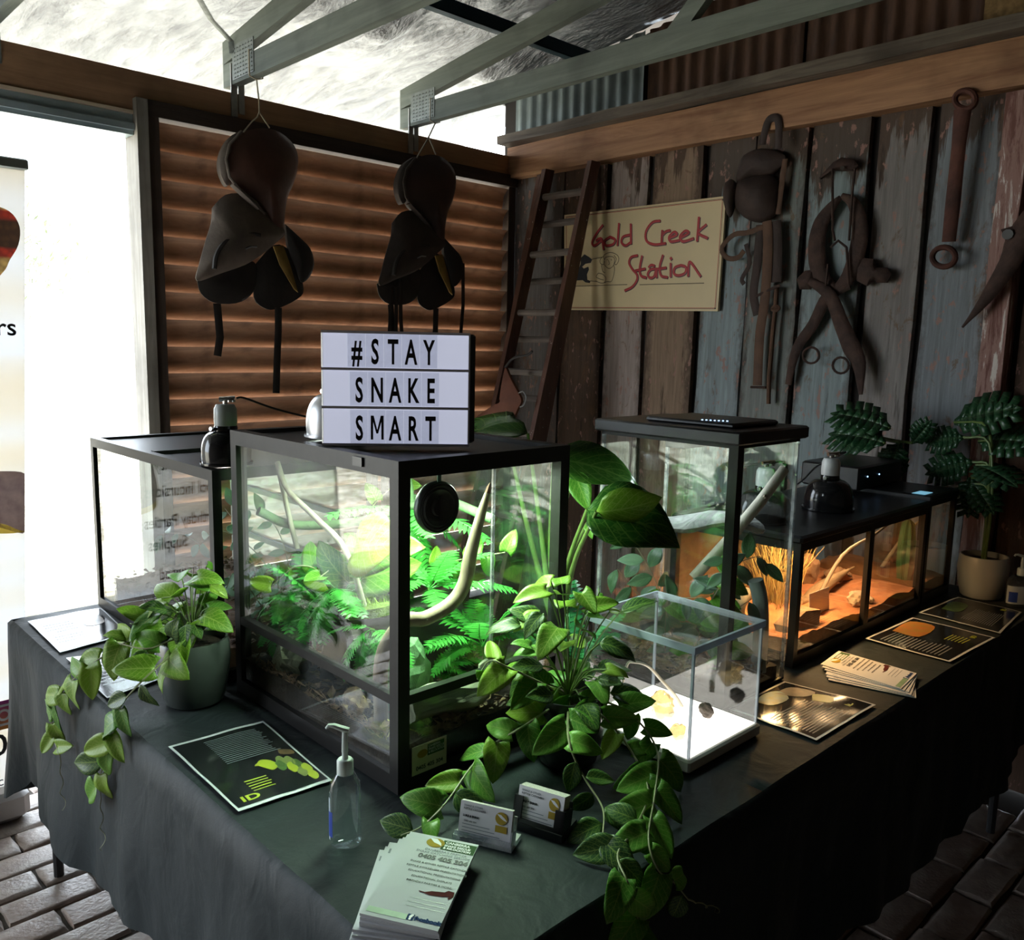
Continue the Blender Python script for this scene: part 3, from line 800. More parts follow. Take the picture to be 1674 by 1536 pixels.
# ---- clear display box on its glowing base
MT['led_panel'] = emis('led_panel', (1.0, .95, .84), 2.8)
B = thing('display_box', 'clear acrylic display box standing on a glowing white base', 'display box', (1.47, 1.025, TZ))
bx0, bx1, by0, by1 = 1.345, 1.598, .888, 1.166
put('light_base', MB().bevbox((bx0 - .006, by0 - .006, TZ), (bx1 + .006, by1 + .006, TZ + .026), .004), MT['white_plastic'], B)
put('light_panel', MB().box((bx0 + .004, by0 + .004, TZ + .026), (bx1 - .004, by1 - .004, TZ + .0275)), MT['led_panel'], B, smooth=False)
z0, z1, g = TZ + .0275, .978, .0025
for lo, hi in (((bx0, by0, z0), (bx0 + g, by1, z1)), ((bx1 - g, by0, z0), (bx1, by1, z1)), ((bx0 + g, by0, z0), (bx1 - g, by0 + g, z1)), ((bx0 + g, by1 - g, z0), (bx1 - g, by1, z1))):
    put('wall_panel', MB().box(lo, hi), MT['acrylic'], B, smooth=False)
for x, y in ((bx0, by0), (bx1 - .005, by0), (bx0, by1 - .005), (bx1 - .005, by1 - .005)):
    put('corner_edge', MB().box((x, y, z0), (x + .005, y + .005, z1)), MT['acrylic_rim'], B, smooth=False)
put('lid', MB().box((bx0 - .003, by0 - .003, z1 + .004), (bx1 + .003, by1 + .003, z1 + .0075)), MT['acrylic'], B, smooth=False)
mb = MB()
def rect(i, z): return [(bx0 - i, by0 - i, z), (bx1 + i, by0 - i, z), (bx1 + i, by1 + i, z), (bx0 - i, by1 + i, z)]
mb.loft([rect(.004, z1 - .006), rect(.004, z1 + .008), rect(-.002, z1 + .008), rect(-.002, z1 - .006), rect(.004, z1 - .006)])
put('lid_rim', mb, MT['acrylic_rim'], B, smooth=False)
MT['shed_skin'] = plain('shed_skin', (.52, .47, .36), .45, 0, .3, 60)
MT['resin'] = glassy('amber_resin', (.74, .64, .42), .12, haze=.35)
q = [aty(*p, 1.03) for p in ((1055, 1135), (1060, 1105), (1068, 1093), (1085, 1098), (1100, 1118), (1115, 1140), (1121, 1152))]
for c in q: c.z = max(c.z, z0 + .004)
for k, c in enumerate(q): c.y = 1.10 - .010 * k
q[0].z = z0 + .004; q[-1].z = z0 + .004
tag(put('shed_skin', MB().tube(smoothpath(q, 5), .0065, 8, flat=.45), MT['shed_skin'], origin=(1.45, 1.05, z0)), 'arched strip of shed snakeskin standing inside the lit display box', 'snakeskin')
def lump(name, label, cat, c, s, mat, seed, rough=.35, flat=1):
    random.seed(seed); bm = bmesh.new(); bmesh.ops.create_icosphere(bm, subdivisions=3, radius=1)
    for v in bm.verts:
        d = 1 + rough * noise.noise(v.co * 1.6 + Vector((seed, 0, 0))) + rough * .5 * noise.noise(v.co * 4 + Vector((0, seed, 0)))
        v.co = Vector((v.co.x * s[0] * d, v.co.y * s[1] * d, v.co.z * s[2] * d))
    zmin = min(v.co.z for v in bm.verts)
    for v in bm.verts: v.co.z -= zmin * .92
    for v in bm.verts: v.co.z = max(v.co.z, 0)
    me = bpy.data.meshes.new(name); bm.to_mesh(me); bm.free(); me.materials.append(mat)
    if not flat: me.polygons.foreach_set('use_smooth', [True] * len(me.polygons))
    o = bpy.data.objects.new(name, me); COL.objects.link(o); o.location = c; ORG[o.name] = Vector(c)
    return tag(o, label, cat)
lump('resin_specimen', 'crumpled translucent specimen lying mid-base in the lit display box', 'specimen', (1.46, 1.04, z0), (.032, .026, .026), MT['resin'], 3, .5, 0)
lump('resin_specimen', 'small amber shell-like specimen beside the front pane of the display box', 'specimen', (1.405, .955, z0), (.02, .016, .017), MT['resin'], 9, .4, 0)
lump('snake_skull', 'pale small skull near the plant side of the lit display box', 'skull', (1.385, 1.10, z0), (.028, .013, .010), MT['shed_skin'], 12, .35, 0)
MT['grey_rock'] = plain('grey_rock', (.13, .10, .08), .8, 0, .5, 40, .5)
o = lump('stone_chip', 'dark grey pointed stone chip alone on the lit base', 'stone', (1.535, .975, z0), (.011, .019, .016), MT['grey_rock'], 21, .3)
# ================================================================== hung on and leaning at the walls
def patch(mb, outline, n, bulge, thick, smooth_n=0):
    """cushioned sheet: an outline of 3-D points, domed by `bulge` along n, `thick` deep behind"""
    n = Vector(n).normalized(); P = [Vector(p) for p in outline]
    if smooth_n: P = smoothpath(P + [P[0]], smooth_n)[:-1]
    c = sum(P, Vector()) / len(P)
    rings = [[p - n * thick for p in P], list(P)]
    for s in (.88, .68, .42, .16): rings.append([c + (p - c) * s + n * bulge * (1 - s * s) for p in P])
    return mb.loft(rings, True, True, True)
def pxy(pts, y): return [aty(a, b, y) for a, b in pts]
def pxx(pts, x): return [atx(a, b, x) for a, b in pts]
def rads(w, n): return [w[i] + (w[i + 1] - w[i]) * k / n for i in range(len(w) - 1) for k in range(n)] + [w[-1]]
MT['leather_seat'] = plain('red_brown_leather', (.13, .055, .036), .5, 0, .45, 9, .2)
MT['leather_flap'] = plain('dusty_leather', (.20, .16, .13), .75, 0, .45, 10, .25)
MT['leather_dark'] = plain('dark_leather', (.035, .029, .026), .7, 0, .4, 9, .25)
MT['lining_yellow'] = plain('yellow_lining', (.36, .22, .05), .8, 0, .4, 20)
MT['wire'] = plain('wire', (.40, .37, .30), .5, .6)
MT['twine'] = plain('twine', (.62, .55, .40), .9)
def cr4(pts): return [(200 + a / 2.792, 150 + b / 2.792) for a, b in pts]
def saddle(label, dx, dz, seat_m, flap_m, wire_m, truss_x, extra):
    y = YL - .2
    loc = (1.73 + dx, y, 1.72 + dz)
    T = thing('saddle', label, 'saddle', loc, 'saddles hung from the trusses')
    D = Vector((dx, 0, dz))
    def W(pts, yy): return [p + D for p in pxy(cr4(pts), yy)]
    n = (-.25, -1, 0)
    mb = patch(MB(), W([(560, 178), (640, 165), (720, 185), (785, 245), (803, 320), (785, 410), (755, 480), (742, 560), (735, 640), (690, 640), (655, 560), (600, 500), (520, 440), (485, 370), (475, 300), (495, 225)], y), n, .055, .04, 3)
    seat = put('seat', mb, seat_m, T, smooth=60)
    put('piping', MB().tube(W([(545, 180), (490, 240), (474, 310), (490, 390), (540, 450), (610, 505), (650, 560)], y - .012), .006, 6), flap_m, seat)
    put('cantle_roll', patch(MB(), W([(540, 175), (480, 215), (445, 290), (445, 360), (475, 425), (500, 400), (470, 310), (490, 235)], y + .01), n, .02, .05, 3), flap_m, T, smooth=60)
    put('outer_flap', patch(MB(), W([(410, 530), (470, 470), (560, 470), (640, 540), (720, 600), (742, 650), (700, 690), (640, 740), (560, 790), (440, 832), (360, 862), (335, 850), (350, 790), (380, 680), (405, 600)], y - .005), n, .045, .008, 3), flap_m, T, smooth=60)
    put('sweat_flap', patch(MB(), W([(340, 855), (440, 815), (560, 770), (612, 790), (612, 870), (585, 930), (520, 965), (420, 962), (360, 920)], y + .05), n, .02, .008, 3), MT['leather_dark'], T, smooth=60)
    put('sweat_flap', patch(MB(), W([(605, 790), (690, 700), (760, 720), (800, 800), (828, 900), (800, 945), (700, 992), (645, 985), (600, 935)], y + .07), n, .02, .008, 3), MT['leather_dark'], T, smooth=60)
    put('lining', patch(MB(), W([(690, 705), (735, 700), (770, 800), (803, 915), (785, 900), (720, 790)], y + .02), n, .006, .01), MT['lining_yellow'], T)
    put('knee_flap', patch(MB(), W([(745, 605), (800, 655), (858, 715), (876, 790), (850, 850), (815, 868), (790, 800), (760, 720)], y + .06), n, .02, .03, 3), MT['leather_dark'], T, smooth=60)
    put('knee_roll', MB().tube(smoothpath(W([(420, 808), (428, 750), (460, 695), (510, 660), (570, 645), (628, 655)], y - .035), 4), .010, 8), MT['leather_dark'], T)
    put('skirt_strap', MB().tube(W([(500, 425), (560, 480), (620, 535)], y - .035), [.016, .018, .012], 8, flat=.35), flap_m, T)
    put('buckle', MB().tube(W([(562, 716), (590, 706), (615, 708)], y - .042), .0035, 6), MT['steel_grey'], T)
    for pts in ([(432, 965), (440, 1050), (446, 1120), (434, 1205)], [(712, 985), (712, 1090), (706, 1230), (702, 1375)]):
        put('strap', MB().tube(W(pts, y + .06), .0165, 8, flat=.18, up=(0, 1, 0)), MT['leather_dark'], T)
    for pts in extra:
        put('strap', MB().tube([p for p in pxy(pts, y + .03)], .011, 6, flat=.25, up=(0, 1, 0)), MT['leather_dark'], T)
    hook = Vector((truss_x, y, 2.568))
    top = W([(625, 92)], y)[0] if dx == 0 else Vector((loc[0], y, 2.50))
    a, b = W([(552, 185)], y)[0], W([(672, 165)], y)[0]
    put('hanging_wire', MB().tube(smoothpath([a, (a + top) / 2, top, hook], 3), .003, 6).tube([top, b], .003, 6).tube([hook, hook + Vector((-.030, 0, .008)), hook + Vector((-.030, 0, .1045)), hook + Vector((.026, 0, .1045)), hook + Vector((.026, 0, .008)), hook], .0035, 6), wire_m, T, fix=False)
    return T
saddle('old dusty leather saddle hanging by pale twine over the louvres', 0, 0, MT['leather_seat'], MT['leather_flap'], MT['twine'], 1.72, [])
MT['leather_seat2'] = plain('dark_red_leather', (.055, .026, .019), .55, 0, .45, 9, .2)
MT['leather_flap2'] = plain('dusky_leather', (.062, .047, .039), .8, 0, .45, 10, .25)
saddle('dark saddle with dangling stirrup straps hanging near the ladder', .852, .035, MT['leather_seat2'], MT['leather_flap2'], MT['wire'], 2.62, [[(640, 470), (638, 520), (636, 560)], [(655, 455), (655, 520), (658, 560)], [(757, 430), (757, 500), (752, 560)], [(648, 470), (647, 560)]])

# ---- ladders leaning on the timber wall
t = Nt('spattered_ladder'); v = t.coord('Object'); g = t.noise(t.coord('Object', (12, 12, 1.2)), 2, 6, .6, .5); s = t.noise(v, 45, 3, .7)
c = t.mix(t.ramp(g, .3, .7), (.06, .028, .02), (.16, .07, .045)); c = t.mix(t.ramp(s, .69, .71), c, (.62, .58, .52))
MT['ladder'] = t.done(t.bsdf(c, .5, 0, t.bump(g, .3, .004)))
MT['rung'] = woodmat('grey_rung', (.26, .22, .19), (.13, .10, .085), 1, .8)
def ladder(label, y0, y1, xt, zt, slope, zr, wd=.028):
    def X(z): return xt - slope * (zt - z)
    T = thing('wooden_ladder', label, 'ladder', (X(0), (y0 + y1) / 2, 0))
    for y in (y0, y1):
        put('rail', MB().prism([(X(0) - .032, y - wd / 2, 0), (X(0) + .032, y - wd / 2, 0), (xt + .032, y - wd / 2, zt), (xt - .032, y - wd / 2, zt)], (0, wd, 0)), MT['ladder'], T, smooth=False)
    for z in zr: put('rung', MB().tube([(X(z), y0, z), (X(z), y1, z)], .017, 10), MT['rung'], T)
    return T
ladder('paint-spattered wooden ladder leaning in front of the cream sign', 2.845, 3.15, XR - .085, 2.43, .27, [.26 + .29 * k for k in range(8)])
ladder('second wooden ladder leaning behind the paint-spattered one', 2.90, 3.235, XR - .036, 2.42, .235, [.13 + .29 * k for k in range(8)], .024)
MT['rust_red'] = plain('rust_red', (.22, .075, .04), .75, 0, .35, 12, .2)
T = thing('horse_collar_piece', 'curved rust-red harness piece hanging among the ladder rungs', 'harness', atx(830, 690, 2.8))
pts = [(826, 598), (822, 630), (828, 648), (816, 668), (800, 675), (780, 680), (780, 693), (830, 693), (846, 668), (852, 655), (846, 640), (834, 618)]
put('collar', patch(MB(), pxx(pts, 2.8), (-1, -.3, 0), .03, .02, 3), MT['rust_red'], T, smooth=60)
put('thong', MB().tube(smoothpath(pxx([(826, 600), (840, 585), (862, 580), (870, 574)], 2.8), 4), .006, 6), MT['leather_dark'], T)
put('ring', MB().tube(smoothpath(pxx([(848, 642), (855, 640), (860, 650), (856, 662), (850, 665)], 2.79), 4), .003, 6), MT['steel_grey'], T)

# ---- station sign
MT['sign_cream'] = plain('cream_board', (.76, .60, .34), .55, 0, .10, 3)
MT['sign_edge'] = plain('sign_edge', (.68, .56, .36), .6)
MT['sign_red'] = plain('sign_red', (.42, .018, .022), .5)
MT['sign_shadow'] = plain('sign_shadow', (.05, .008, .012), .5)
MT['sign_line'] = plain('sign_line', (.10, .065, .035), .6)
SX = XR - .016
TL, TR, BR, BL = [Vector((SX, y, z)) for y, z in ((3.095, 2.212), (2.143, 2.205), (2.153, 1.716), (3.075, 1.735))]
S = thing('painted_sign', 'cream signboard with red hand-painted lettering and a ram drawing', 'sign', (SX, 2.6, 1.72))
put('board', MB().prism([TL, TR, BR, BL], (.014, 0, 0)), MT['sign_cream'], S, smooth=False)
def S2(u, w, d=0): return (TL * (1 - u) + TR * u) * (1 - w) + (BL * (1 - u) + BR * u) * w + Vector((-d, 0, 0))
for i, e in enumerate((.02, .028)):
    mb = MB(); a = e * .6; th = .0013
    q = [S2(a, e), S2(1 - a, e), S2(1 - a, 1 - e), S2(a, 1 - e)]
    for p0, p1 in zip(q, q[1:] + q[:1]): mb.tube([p0, p1], th if i else th * .8, 4, flat=.3, up=(1, 0, 0))
    put('border_line', mb, MT['sign_red'] if i else MT['sign_line'], S, smooth=False, fix=False)
def c6(pts): return [(780 + a / 3.072, 220 + b / 3.072) for a, b in pts]
def c9(pts): return [(940 + a / 6.438, 400 + b / 6.438) for a, b in pts]
letters = [('letter_g', c6, [[(632, 452), (600, 495), (577, 540), (590, 556), (628, 528)], [(596, 532), (624, 522), (635, 578)]]),
 ('letter_o', c6, [[(668, 512), (640, 532), (646, 556), (682, 550), (692, 526), (666, 512)]]), ('letter_l', c6, [[(712, 443), (704, 557)]]),
 ('letter_d', c6, [[(771, 446), (772, 550)], [(768, 502), (733, 512), (724, 540), (745, 556), (770, 540)]]),
 ('letter_c', c6, [[(920, 432), (880, 440), (848, 485), (850, 532), (890, 551), (948, 545)]]), ('letter_r', c6, [[(930, 478), (925, 548)], [(928, 505), (948, 486), (970, 480)]]),
 ('letter_e', c6, [[(962, 520), (1002, 502), (990, 488), (964, 512), (972, 536), (1016, 530)]]), ('letter_e', c6, [[(1018, 518), (1062, 494), (1045, 483), (1018, 512), (1034, 536), (1088, 520)]]),
 ('letter_k', c6, [[(1114, 412), (1104, 536)], [(1152, 450), (1110, 492), (1158, 520)]]),
 ('letter_s', c9, [[(660, 110), (590, 130), (568, 190), (600, 252), (650, 312), (650, 372), (600, 442), (520, 482)]]),
 ('letter_t', c9, [[(706, 112), (680, 250), (692, 322), (752, 346)], [(632, 272), (742, 250)]]),
 ('letter_a', c9, [[(840, 222), (800, 212), (772, 240)], [(852, 250), (792, 262), (764, 312), (790, 346), (832, 330), (856, 250), (858, 348)]]),
 ('letter_t', c9, [[(926, 104), (890, 232), (905, 322), (976, 342)], [(856, 256), (962, 240)]]), ('letter_i', c9, [[(1006, 190), (1006, 342)], [(1002, 132), (1016, 156)]]),
 ('letter_o', c9, [[(1112, 214), (1050, 240), (1040, 300), (1090, 322), (1156, 296), (1166, 236), (1112, 214)]]), ('letter_n', c9, [[(1190, 334), (1196, 204), (1222, 190), (1322, 334)]])]
for nm, cf, strokes in letters:
    mb = MB(); m2 = MB()
    for s in strokes:
        p = [atx(a, b, SX - .0015) for a, b in cf(s)]
        p = smoothpath(p, 4) if len(p) > 2 else p
        mb.tube(p, .0058, 6, flat=.14, up=(1, 0, 0))
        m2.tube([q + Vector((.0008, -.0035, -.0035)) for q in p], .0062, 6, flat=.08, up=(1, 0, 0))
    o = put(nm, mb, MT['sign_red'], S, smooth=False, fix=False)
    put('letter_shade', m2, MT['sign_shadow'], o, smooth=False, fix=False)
mb = MB()
for s in ([(310, 160), (302, 112), (370, 80), (440, 105), (462, 150), (440, 205), (415, 200), (435, 150), (410, 110)], [(322, 132), (370, 122), (415, 142), (405, 215), (360, 250), (312, 215), (305, 170), (322, 132)],
          [(300, 120), (268, 150), (265, 192), (296, 208), (312, 175)], [(350, 160), (362, 200), (350, 208)], [(380, 150), (385, 165)], [(335, 160), (345, 155)],
          [(278, 212), (290, 275), (315, 295)], [(245, 298), (222, 338), (268, 362), (300, 370)], [(245, 298), (290, 310), (326, 352), (310, 396), (270, 402), (215, 380)], [(408, 215), (416, 270), (386, 382), (340, 386), (310, 400)], [(180, 152), (290, 130)], [(160, 380), (230, 385)],
          [(0, 436), (550, 418)], [(680, 420), (1358, 403)]):
    p = [atx(a, b, SX - .0012) for a, b in c9(s)]; mb.tube(smoothpath(p, 3) if len(p) > 2 else p, .0016, 4, flat=.3, up=(1, 0, 0))
put('ram_drawing', mb, MT['sign_line'], S, smooth=False, fix=False)
dog = [(100, 100), (150, 130), (180, 155), (165, 190), (110, 200), (75, 232), (92, 250), (140, 230), (146, 260), (125, 312), (130, 368), (162, 380), (156, 402), (110, 396), (80, 372), (10, 376), (20, 300), (60, 200), (58, 140)]
mb = MB(); P_ = [atx(a, b, SX - .001) for a, b in c9(dog)]
put('dog_drawing', mb.prism(P_, (.0006, 0, 0)), MT['ink'], S, smooth=False)
MT['screw'] = plain('screw', (.08, .07, .06), .5, .5)
for u, w in ((.985, .975), (.985, .03)): put('screw', MB().tube([S2(u, w), S2(u, w, .003)], .003, 8), MT['screw'], S)

# ---- harness, hames and tools on the planks
n = (-1, -.25, 0)
MT['harness'] = plain('old_harness', (.042, .021, .014), .75, 0, .45, 14, .3)
MT['harness_tan'] = plain('tan_strap', (.12, .056, .027), .75, 0, .4, 14, .25)
MT['rust'] = plain('rust_iron', (.075, .038, .026), .8, .2, .6, 20, .4)
MT['rust_spanner'] = plain('rust_spanner', (.13, .045, .028), .8, .2, .75, 6, .4, 40)
H = XR - .035
def c5(pts): return [(1160 + a / 3.2, 180 + b / 3.2) for a, b in pts]
T = thing('horse_harness', 'brown leather harness bag with buckled straps beside the cream sign', 'harness', (H, 2.0, 1.4))
put('bag', patch(MB(), pxx(c5([(150, 370), (230, 345), (320, 340), (360, 380), (365, 470), (340, 550), (260, 585), (180, 560), (130, 490), (130, 420)]), H), n, .06, .025, 3), MT['harness'], T, smooth=60)
put('hanging_loop', MB().tube(smoothpath(pxx(c5([(275, 180), (300, 70), (330, 40), (360, 60), (360, 200)]), XR - .064), 4), .016, 8, flat=.3, up=(1, 0, 0)), MT['harness'], T)
put('flap', patch(MB(), pxx(c5([(150, 300), (180, 235), (270, 200), (370, 220), (395, 260), (330, 330), (220, 345), (140, 370)]), H), n, .03, .02, 3), MT['harness'], T, smooth=60)
put('pouch', patch(MB(), pxx(c5([(80, 380), (115, 360), (140, 400), (130, 500), (105, 560), (80, 510), (70, 440)]), H - .006), n, .03, .012, 3), MT['harness'], T, smooth=60)
for nm, s, w, m in (('strap', [(395, 255), (378, 380), (358, 545)], .012, 'harness_tan'), ('strap', [(280, 610), (200, 640), (130, 650), (75, 700), (65, 740), (100, 775), (150, 770), (180, 735)], .011, 'harness_tan'),
                 ('strap', [(300, 580), (305, 720), (290, 980), (262, 1180), (250, 1440)], .022, 'harness_tan'), ('strap', [(265, 600), (250, 800), (230, 960), (250, 1070)], .02, 'harness'),
                 ('strap', [(345, 580), (350, 760), (345, 900)], .026, 'harness'), ('strap', [(190, 700), (210, 800), (170, 880), (180, 910)], .01, 'harness'), ('iron_pin', [(240, 975), (300, 945), (370, 915)], .006, 'rust')):
    put(nm, MB().tube(smoothpath(pxx(c5(s), H - random.uniform(0, .02)), 4), w, 8, flat=.25, up=(1, 0, 0)), MT[m], T)
put('buckle', MB().tube(pxx(c5([(216, 1448), (296, 1450)]), H), .006, 6), MT['rust'], T)
rp = thing('jute_rope', 'knotted tan rope end hanging below the harness straps', 'rope', atx(1258, 650, H))
put('strand', MB().tube(smoothpath(pxx(c5([(352, 920), (345, 1030), (335, 1120), (322, 1280), (312, 1400), (308, 1536)]), H), 5), .0095, 8), MT['harness_tan'], rp)
put('knot', MB().tube(smoothpath(pxx(c5([(325, 1040), (345, 1025), (362, 1035), (345, 1048), (325, 1040)]), H - .008), 4), .008, 6), MT['harness_tan'], rp)
def cA(pts): return [(1280 + a / 3.655, 240 + b / 3.655) for a, b in pts]
T = thing('horse_hames', 'rusty pair of crossed hames with rings hanging on a bolt', 'hames', (H, 1.62, 1.35))
for s, w in (([(345, 300), (290, 360), (230, 450), (203, 560), (205, 680), (235, 790), (290, 850), (340, 870)], [.010, .022, .032, .036, .037, .035, .028, .014]), ([(350, 290), (415, 330), (450, 420), (460, 520), (440, 640), (400, 760), (340, 840), (280, 868)], [.010, .022, .030, .034, .034, .032, .026, .012])):
    put('collar_side', MB().tube(smoothpath(pxx(cA(s), H), 4), rads(w, 4), 12, flat=.4, up=(1, 0, 0)), MT['rust'], T, smooth=60)
put('top_plate', patch(MB(), pxx(cA([(215, 185), (300, 90), (350, 62), (420, 75), (450, 110), (420, 140), (300, 140), (220, 190)]), H), n, .02, .02), MT['rust'], T)
put('bolt', MB().tube([atx(1377, 274.5, H - .02), atx(1377, 274.5, H - .028)], .008, 12), MT['chrome'], T)
for s in ([(295, 130), (298, 500), (310, 560)], [(430, 130), (410, 320), (395, 560)], [(270, 700), (255, 830)], [(380, 600), (395, 830)], [(285, 600), (330, 560), (380, 600)]):
    put('wire_stay', MB().tube(pxx(cA(s), H - .025), .005, 6), MT['rust'], T)
put('arm', MB().tube(smoothpath(pxx(cA([(400, 830), (270, 890), (180, 1060), (80, 1210), (30, 1420)]), H), 4), rads([.014, .026, .024, .022, .014], 4), 10, flat=.4, up=(1, 0, 0)), MT['rust'], T, smooth=60)
put('arm', MB().tube(smoothpath(pxx(cA([(160, 800), (280, 890), (350, 1060), (410, 1200), (455, 1300), (465, 1480)]), H - .02), 4), rads([.014, .026, .031, .036, .028, .008], 4), 10, flat=.4, up=(1, 0, 0)), MT['rust'], T, smooth=60)
put('lug', patch(MB(), pxx(cA([(420, 720), (460, 660), (540, 670), (560, 720), (620, 720), (645, 760), (620, 810), (560, 810), (580, 770), (500, 830), (440, 800)]), H), n, .02, .02), MT['rust'], T)
put('lug', patch(MB(), pxx(cA([(80, 790), (130, 740), (190, 730), (200, 800), (160, 850), (100, 850)]), H), n, .02, .02), MT['rust'], T)
for cx_, cy_ in ((168, 1245), (345, 1305)):
    p = [atx(*cA([(cx_ + 48 * math.cos(a * PI / 8), cy_ + 48 * math.sin(a * PI / 8))])[0], H - .03) for a in range(17)]
    put('ring', MB().tube(p, .005, 6, cap=False), MT['rust'], T)
T = thing('iron_spanner', 'big rusty ring spanner hanging under the red beam', 'spanner', atx(1540, 440, H))
def ringpts(cx_, cy_, rx, ry, x): return [atx(cx_ + rx * math.cos(a * PI / 10), cy_ + ry * math.sin(a * PI / 10), x) for a in range(21)]
put('head', MB().tube(ringpts(1578, 163, 17, 15, XR - .069), .013, 8, cap=False, flat=.8), MT['rust_spanner'], T)
put('shank', MB().tube([atx(1574, 178, XR - .069), atx(1567, 240, XR - .062), atx(1558, 330, XR - .052), atx(1551, 395, H - .01)], [.03, .024, .026, .024], 8, flat=.45, up=(1, 0, 0)), MT['rust_spanner'], T, smooth=60)
put('head', MB().tube(ringpts(1543, 420, 19, 16, H - .01), .013, 8, cap=False, flat=.8), MT['rust_spanner'], T)
T = thing('iron_hook', 'pointed rusty iron spike bolted on the peeling post', 'hook', atx(1640, 480, XR - .085))
put('spike', MB().tube(smoothpath(pxx([(1700, 350), (1668, 392), (1650, 430), (1610, 490), (1573, 535)], XR - .085), 3), [.05, .05, .05, .045, .042, .038, .034, .03, .026, .02, .014, .008, .004], 8, flat=.5, up=(1, 0, 0)), MT['rust'], T, smooth=60)
put('bolt', MB().tube([atx(1647, 383, XR - .085), atx(1647, 383, XR - .115)], .017, 10), MT['steel_grey'], T)
put('eye_plate', patch(MB(), pxx([(1636, 375), (1660, 368), (1690, 380), (1674, 396), (1645, 396)], XR - .09), n, .01, .02), MT['rust'], T)

# ---- pull-up banner by the doorway
t = Nt('banner_film'); band = t.noise(t.coord('Object', (.02, 0, 1)), 5.5, 1); c = t.mix(t.ramp(band, .35, .65), (.74, .69, .60), (.76, .77, .80))
tl = t.n('ShaderNodeBsdfTranslucent'); t.l(c, tl.inputs[0]); mx = t.n('ShaderNodeMixShader'); mx.inputs[0].default_value = .6; t.l(t.bsdf(c, .5), mx.inputs[1]); t.l(tl.outputs[0], mx.inputs[2]); MT['banner'] = t.done(mx.outputs[0])
BY = 3.0
Bn = thing('pull_up_banner', 'tall white pull-up banner with snake pictures by the doorway', 'banner', (.28, BY, 0))
def bx(z): return .680 + .112 * z / 2.06           # the sheet's free edge leans a little
L = .86
sheet = MB().prism([(bx(0.1) - L, BY, .1), (bx(.1), BY, .1), (bx(2.05), BY, 2.05), (bx(2.05) - L, BY, 2.05)], (0, .0015, 0))
put('banner_sheet', sheet, MT['banner'], Bn, smooth=False)
MT['alu'] = plain('brushed_alu', (.62, .70, .70), .35, .8)
put('top_rail', MB().bevbox((bx(2.06) - L - .01, BY - .012, 2.045), (bx(2.06) + .008, BY + .014, 2.078), .004), MT['alu'], Bn)
put('base_case', MB().bevbox((.668 - L - .02, BY - .07, 0), (.668 + .015, BY + .08, .10), .02), plain('banner_base', (.55, .54, .54), .45, .3), Bn)
put('support_pole', MB().tube([(.668 - L / 2, BY + .03, .05), (.70 - L / 2, BY + .02, 2.05)], .008, 8), MT['alu'], Bn)
def bmat(x, z): return Matrix.Translation((x, BY - .0012, z)) @ Matrix.Rotation(PI / 2, 4, 'X')
def bz(py): return aty(20, py, BY).z
def brt(s, size, px_end, py, **k):
    """line of print whose end shows at px_end"""
    p = aty(px_end, py, BY)
    return put('print_line', text_mb(s, size, bmat(p.x, p.z), align='RIGHT', **k), MT['ink'], Bn, smooth=False, fix=False)
brt('Snake Catchers', .075, 28, 548, bold=.0008)
brt('CALL 04', .10, 42, 1222, bold=.0012) 
brt('@gmail.com', .046, 41, 1272); brt('.com.au', .046, 39, 1290)
for s, x_, z_ in (('Displays', .585, 1.09), ('School Incursions', .607, .995), ('Birthday Parties', .611, .885), ('Supplies', .60, .805), ('Licensed', .565, .695)):
    put('print_line', text_mb(s, .062, bmat(x_, z_), align='RIGHT', bold=.0008, sx=.7), MT['ink'], Bn, smooth=False, fix=False)
t = Nt('snake_scale'); w = t.n('ShaderNodeTexVoronoi'); t.l(t.coord('Object'), w.inputs[0]); w.inputs['Scale'].default_value = 55
bands = t.n('ShaderNodeTexWave', bands_direction='Z'); t.l(t.coord('Object'), bands.inputs[0]); bands.inputs['Scale'].default_value = 1.7; bands.inputs['Distortion'].default_value = 1.5
c = t.mix(t.ramp(bands.outputs['Fac'], .35, .5), (.09, .05, .03), (.45, .05, .03)); c = t.mix(t.ramp(bands.outputs['Fac'], .8, .9), c, (.55, .36, .12)); c = t.mix(t.math('MULTIPLY', t.ramp(w.outputs['Distance'], .2, .7), .5), c, (.03, .02, .02))
tl = t.n('ShaderNodeBsdfTranslucent'); t.l(c, tl.inputs[0]); mx = t.n('ShaderNodeMixShader'); mx.inputs[0].default_value = .6; t.l(t.bsdf(c, .4), mx.inputs[1]); t.l(tl.outputs[0], mx.inputs[2]); MT['snake_red'] = t.done(mx.outputs[0])
def film(name, c1, c2):
    t = Nt(name); c = t.mix(t.ramp(t.noise(t.coord('Object'), 24), .3, .7), c1, c2); tl = t.n('ShaderNodeBsdfTranslucent'); t.l(c, tl.inputs[0])
    mx = t.n('ShaderNodeMixShader'); mx.inputs[0].default_value = .6; t.l(t.bsdf(c, .4), mx.inputs[1]); t.l(tl.outputs[0], mx.inputs[2]); return t.done(mx.outputs[0])
def flat_print(name, pts, mat):
    P_ = smoothpath([aty(a, b, BY - .001) for a, b in pts] + [aty(*pts[0], BY - .001)], 4)[:-1]
    for q_ in P_: q_.x = min(q_.x, bx(q_.z) - .001)
    return put(name, MB().poly(P_), mat, Bn, smooth=False)
flat_print('snake_picture', [(-60, 345), (-20, 335), (15, 345), (32, 370), (30, 400), (16, 425), (5, 445), (-30, 470), (-70, 430)], MT['snake_red'])
MT['brown_scale'] = film('brown_scale', (.16, .11, .11), (.27, .20, .19))
MT['yellow_belly'] = film('yellow_belly', (.50, .38, .06), (.6, .45, .1))
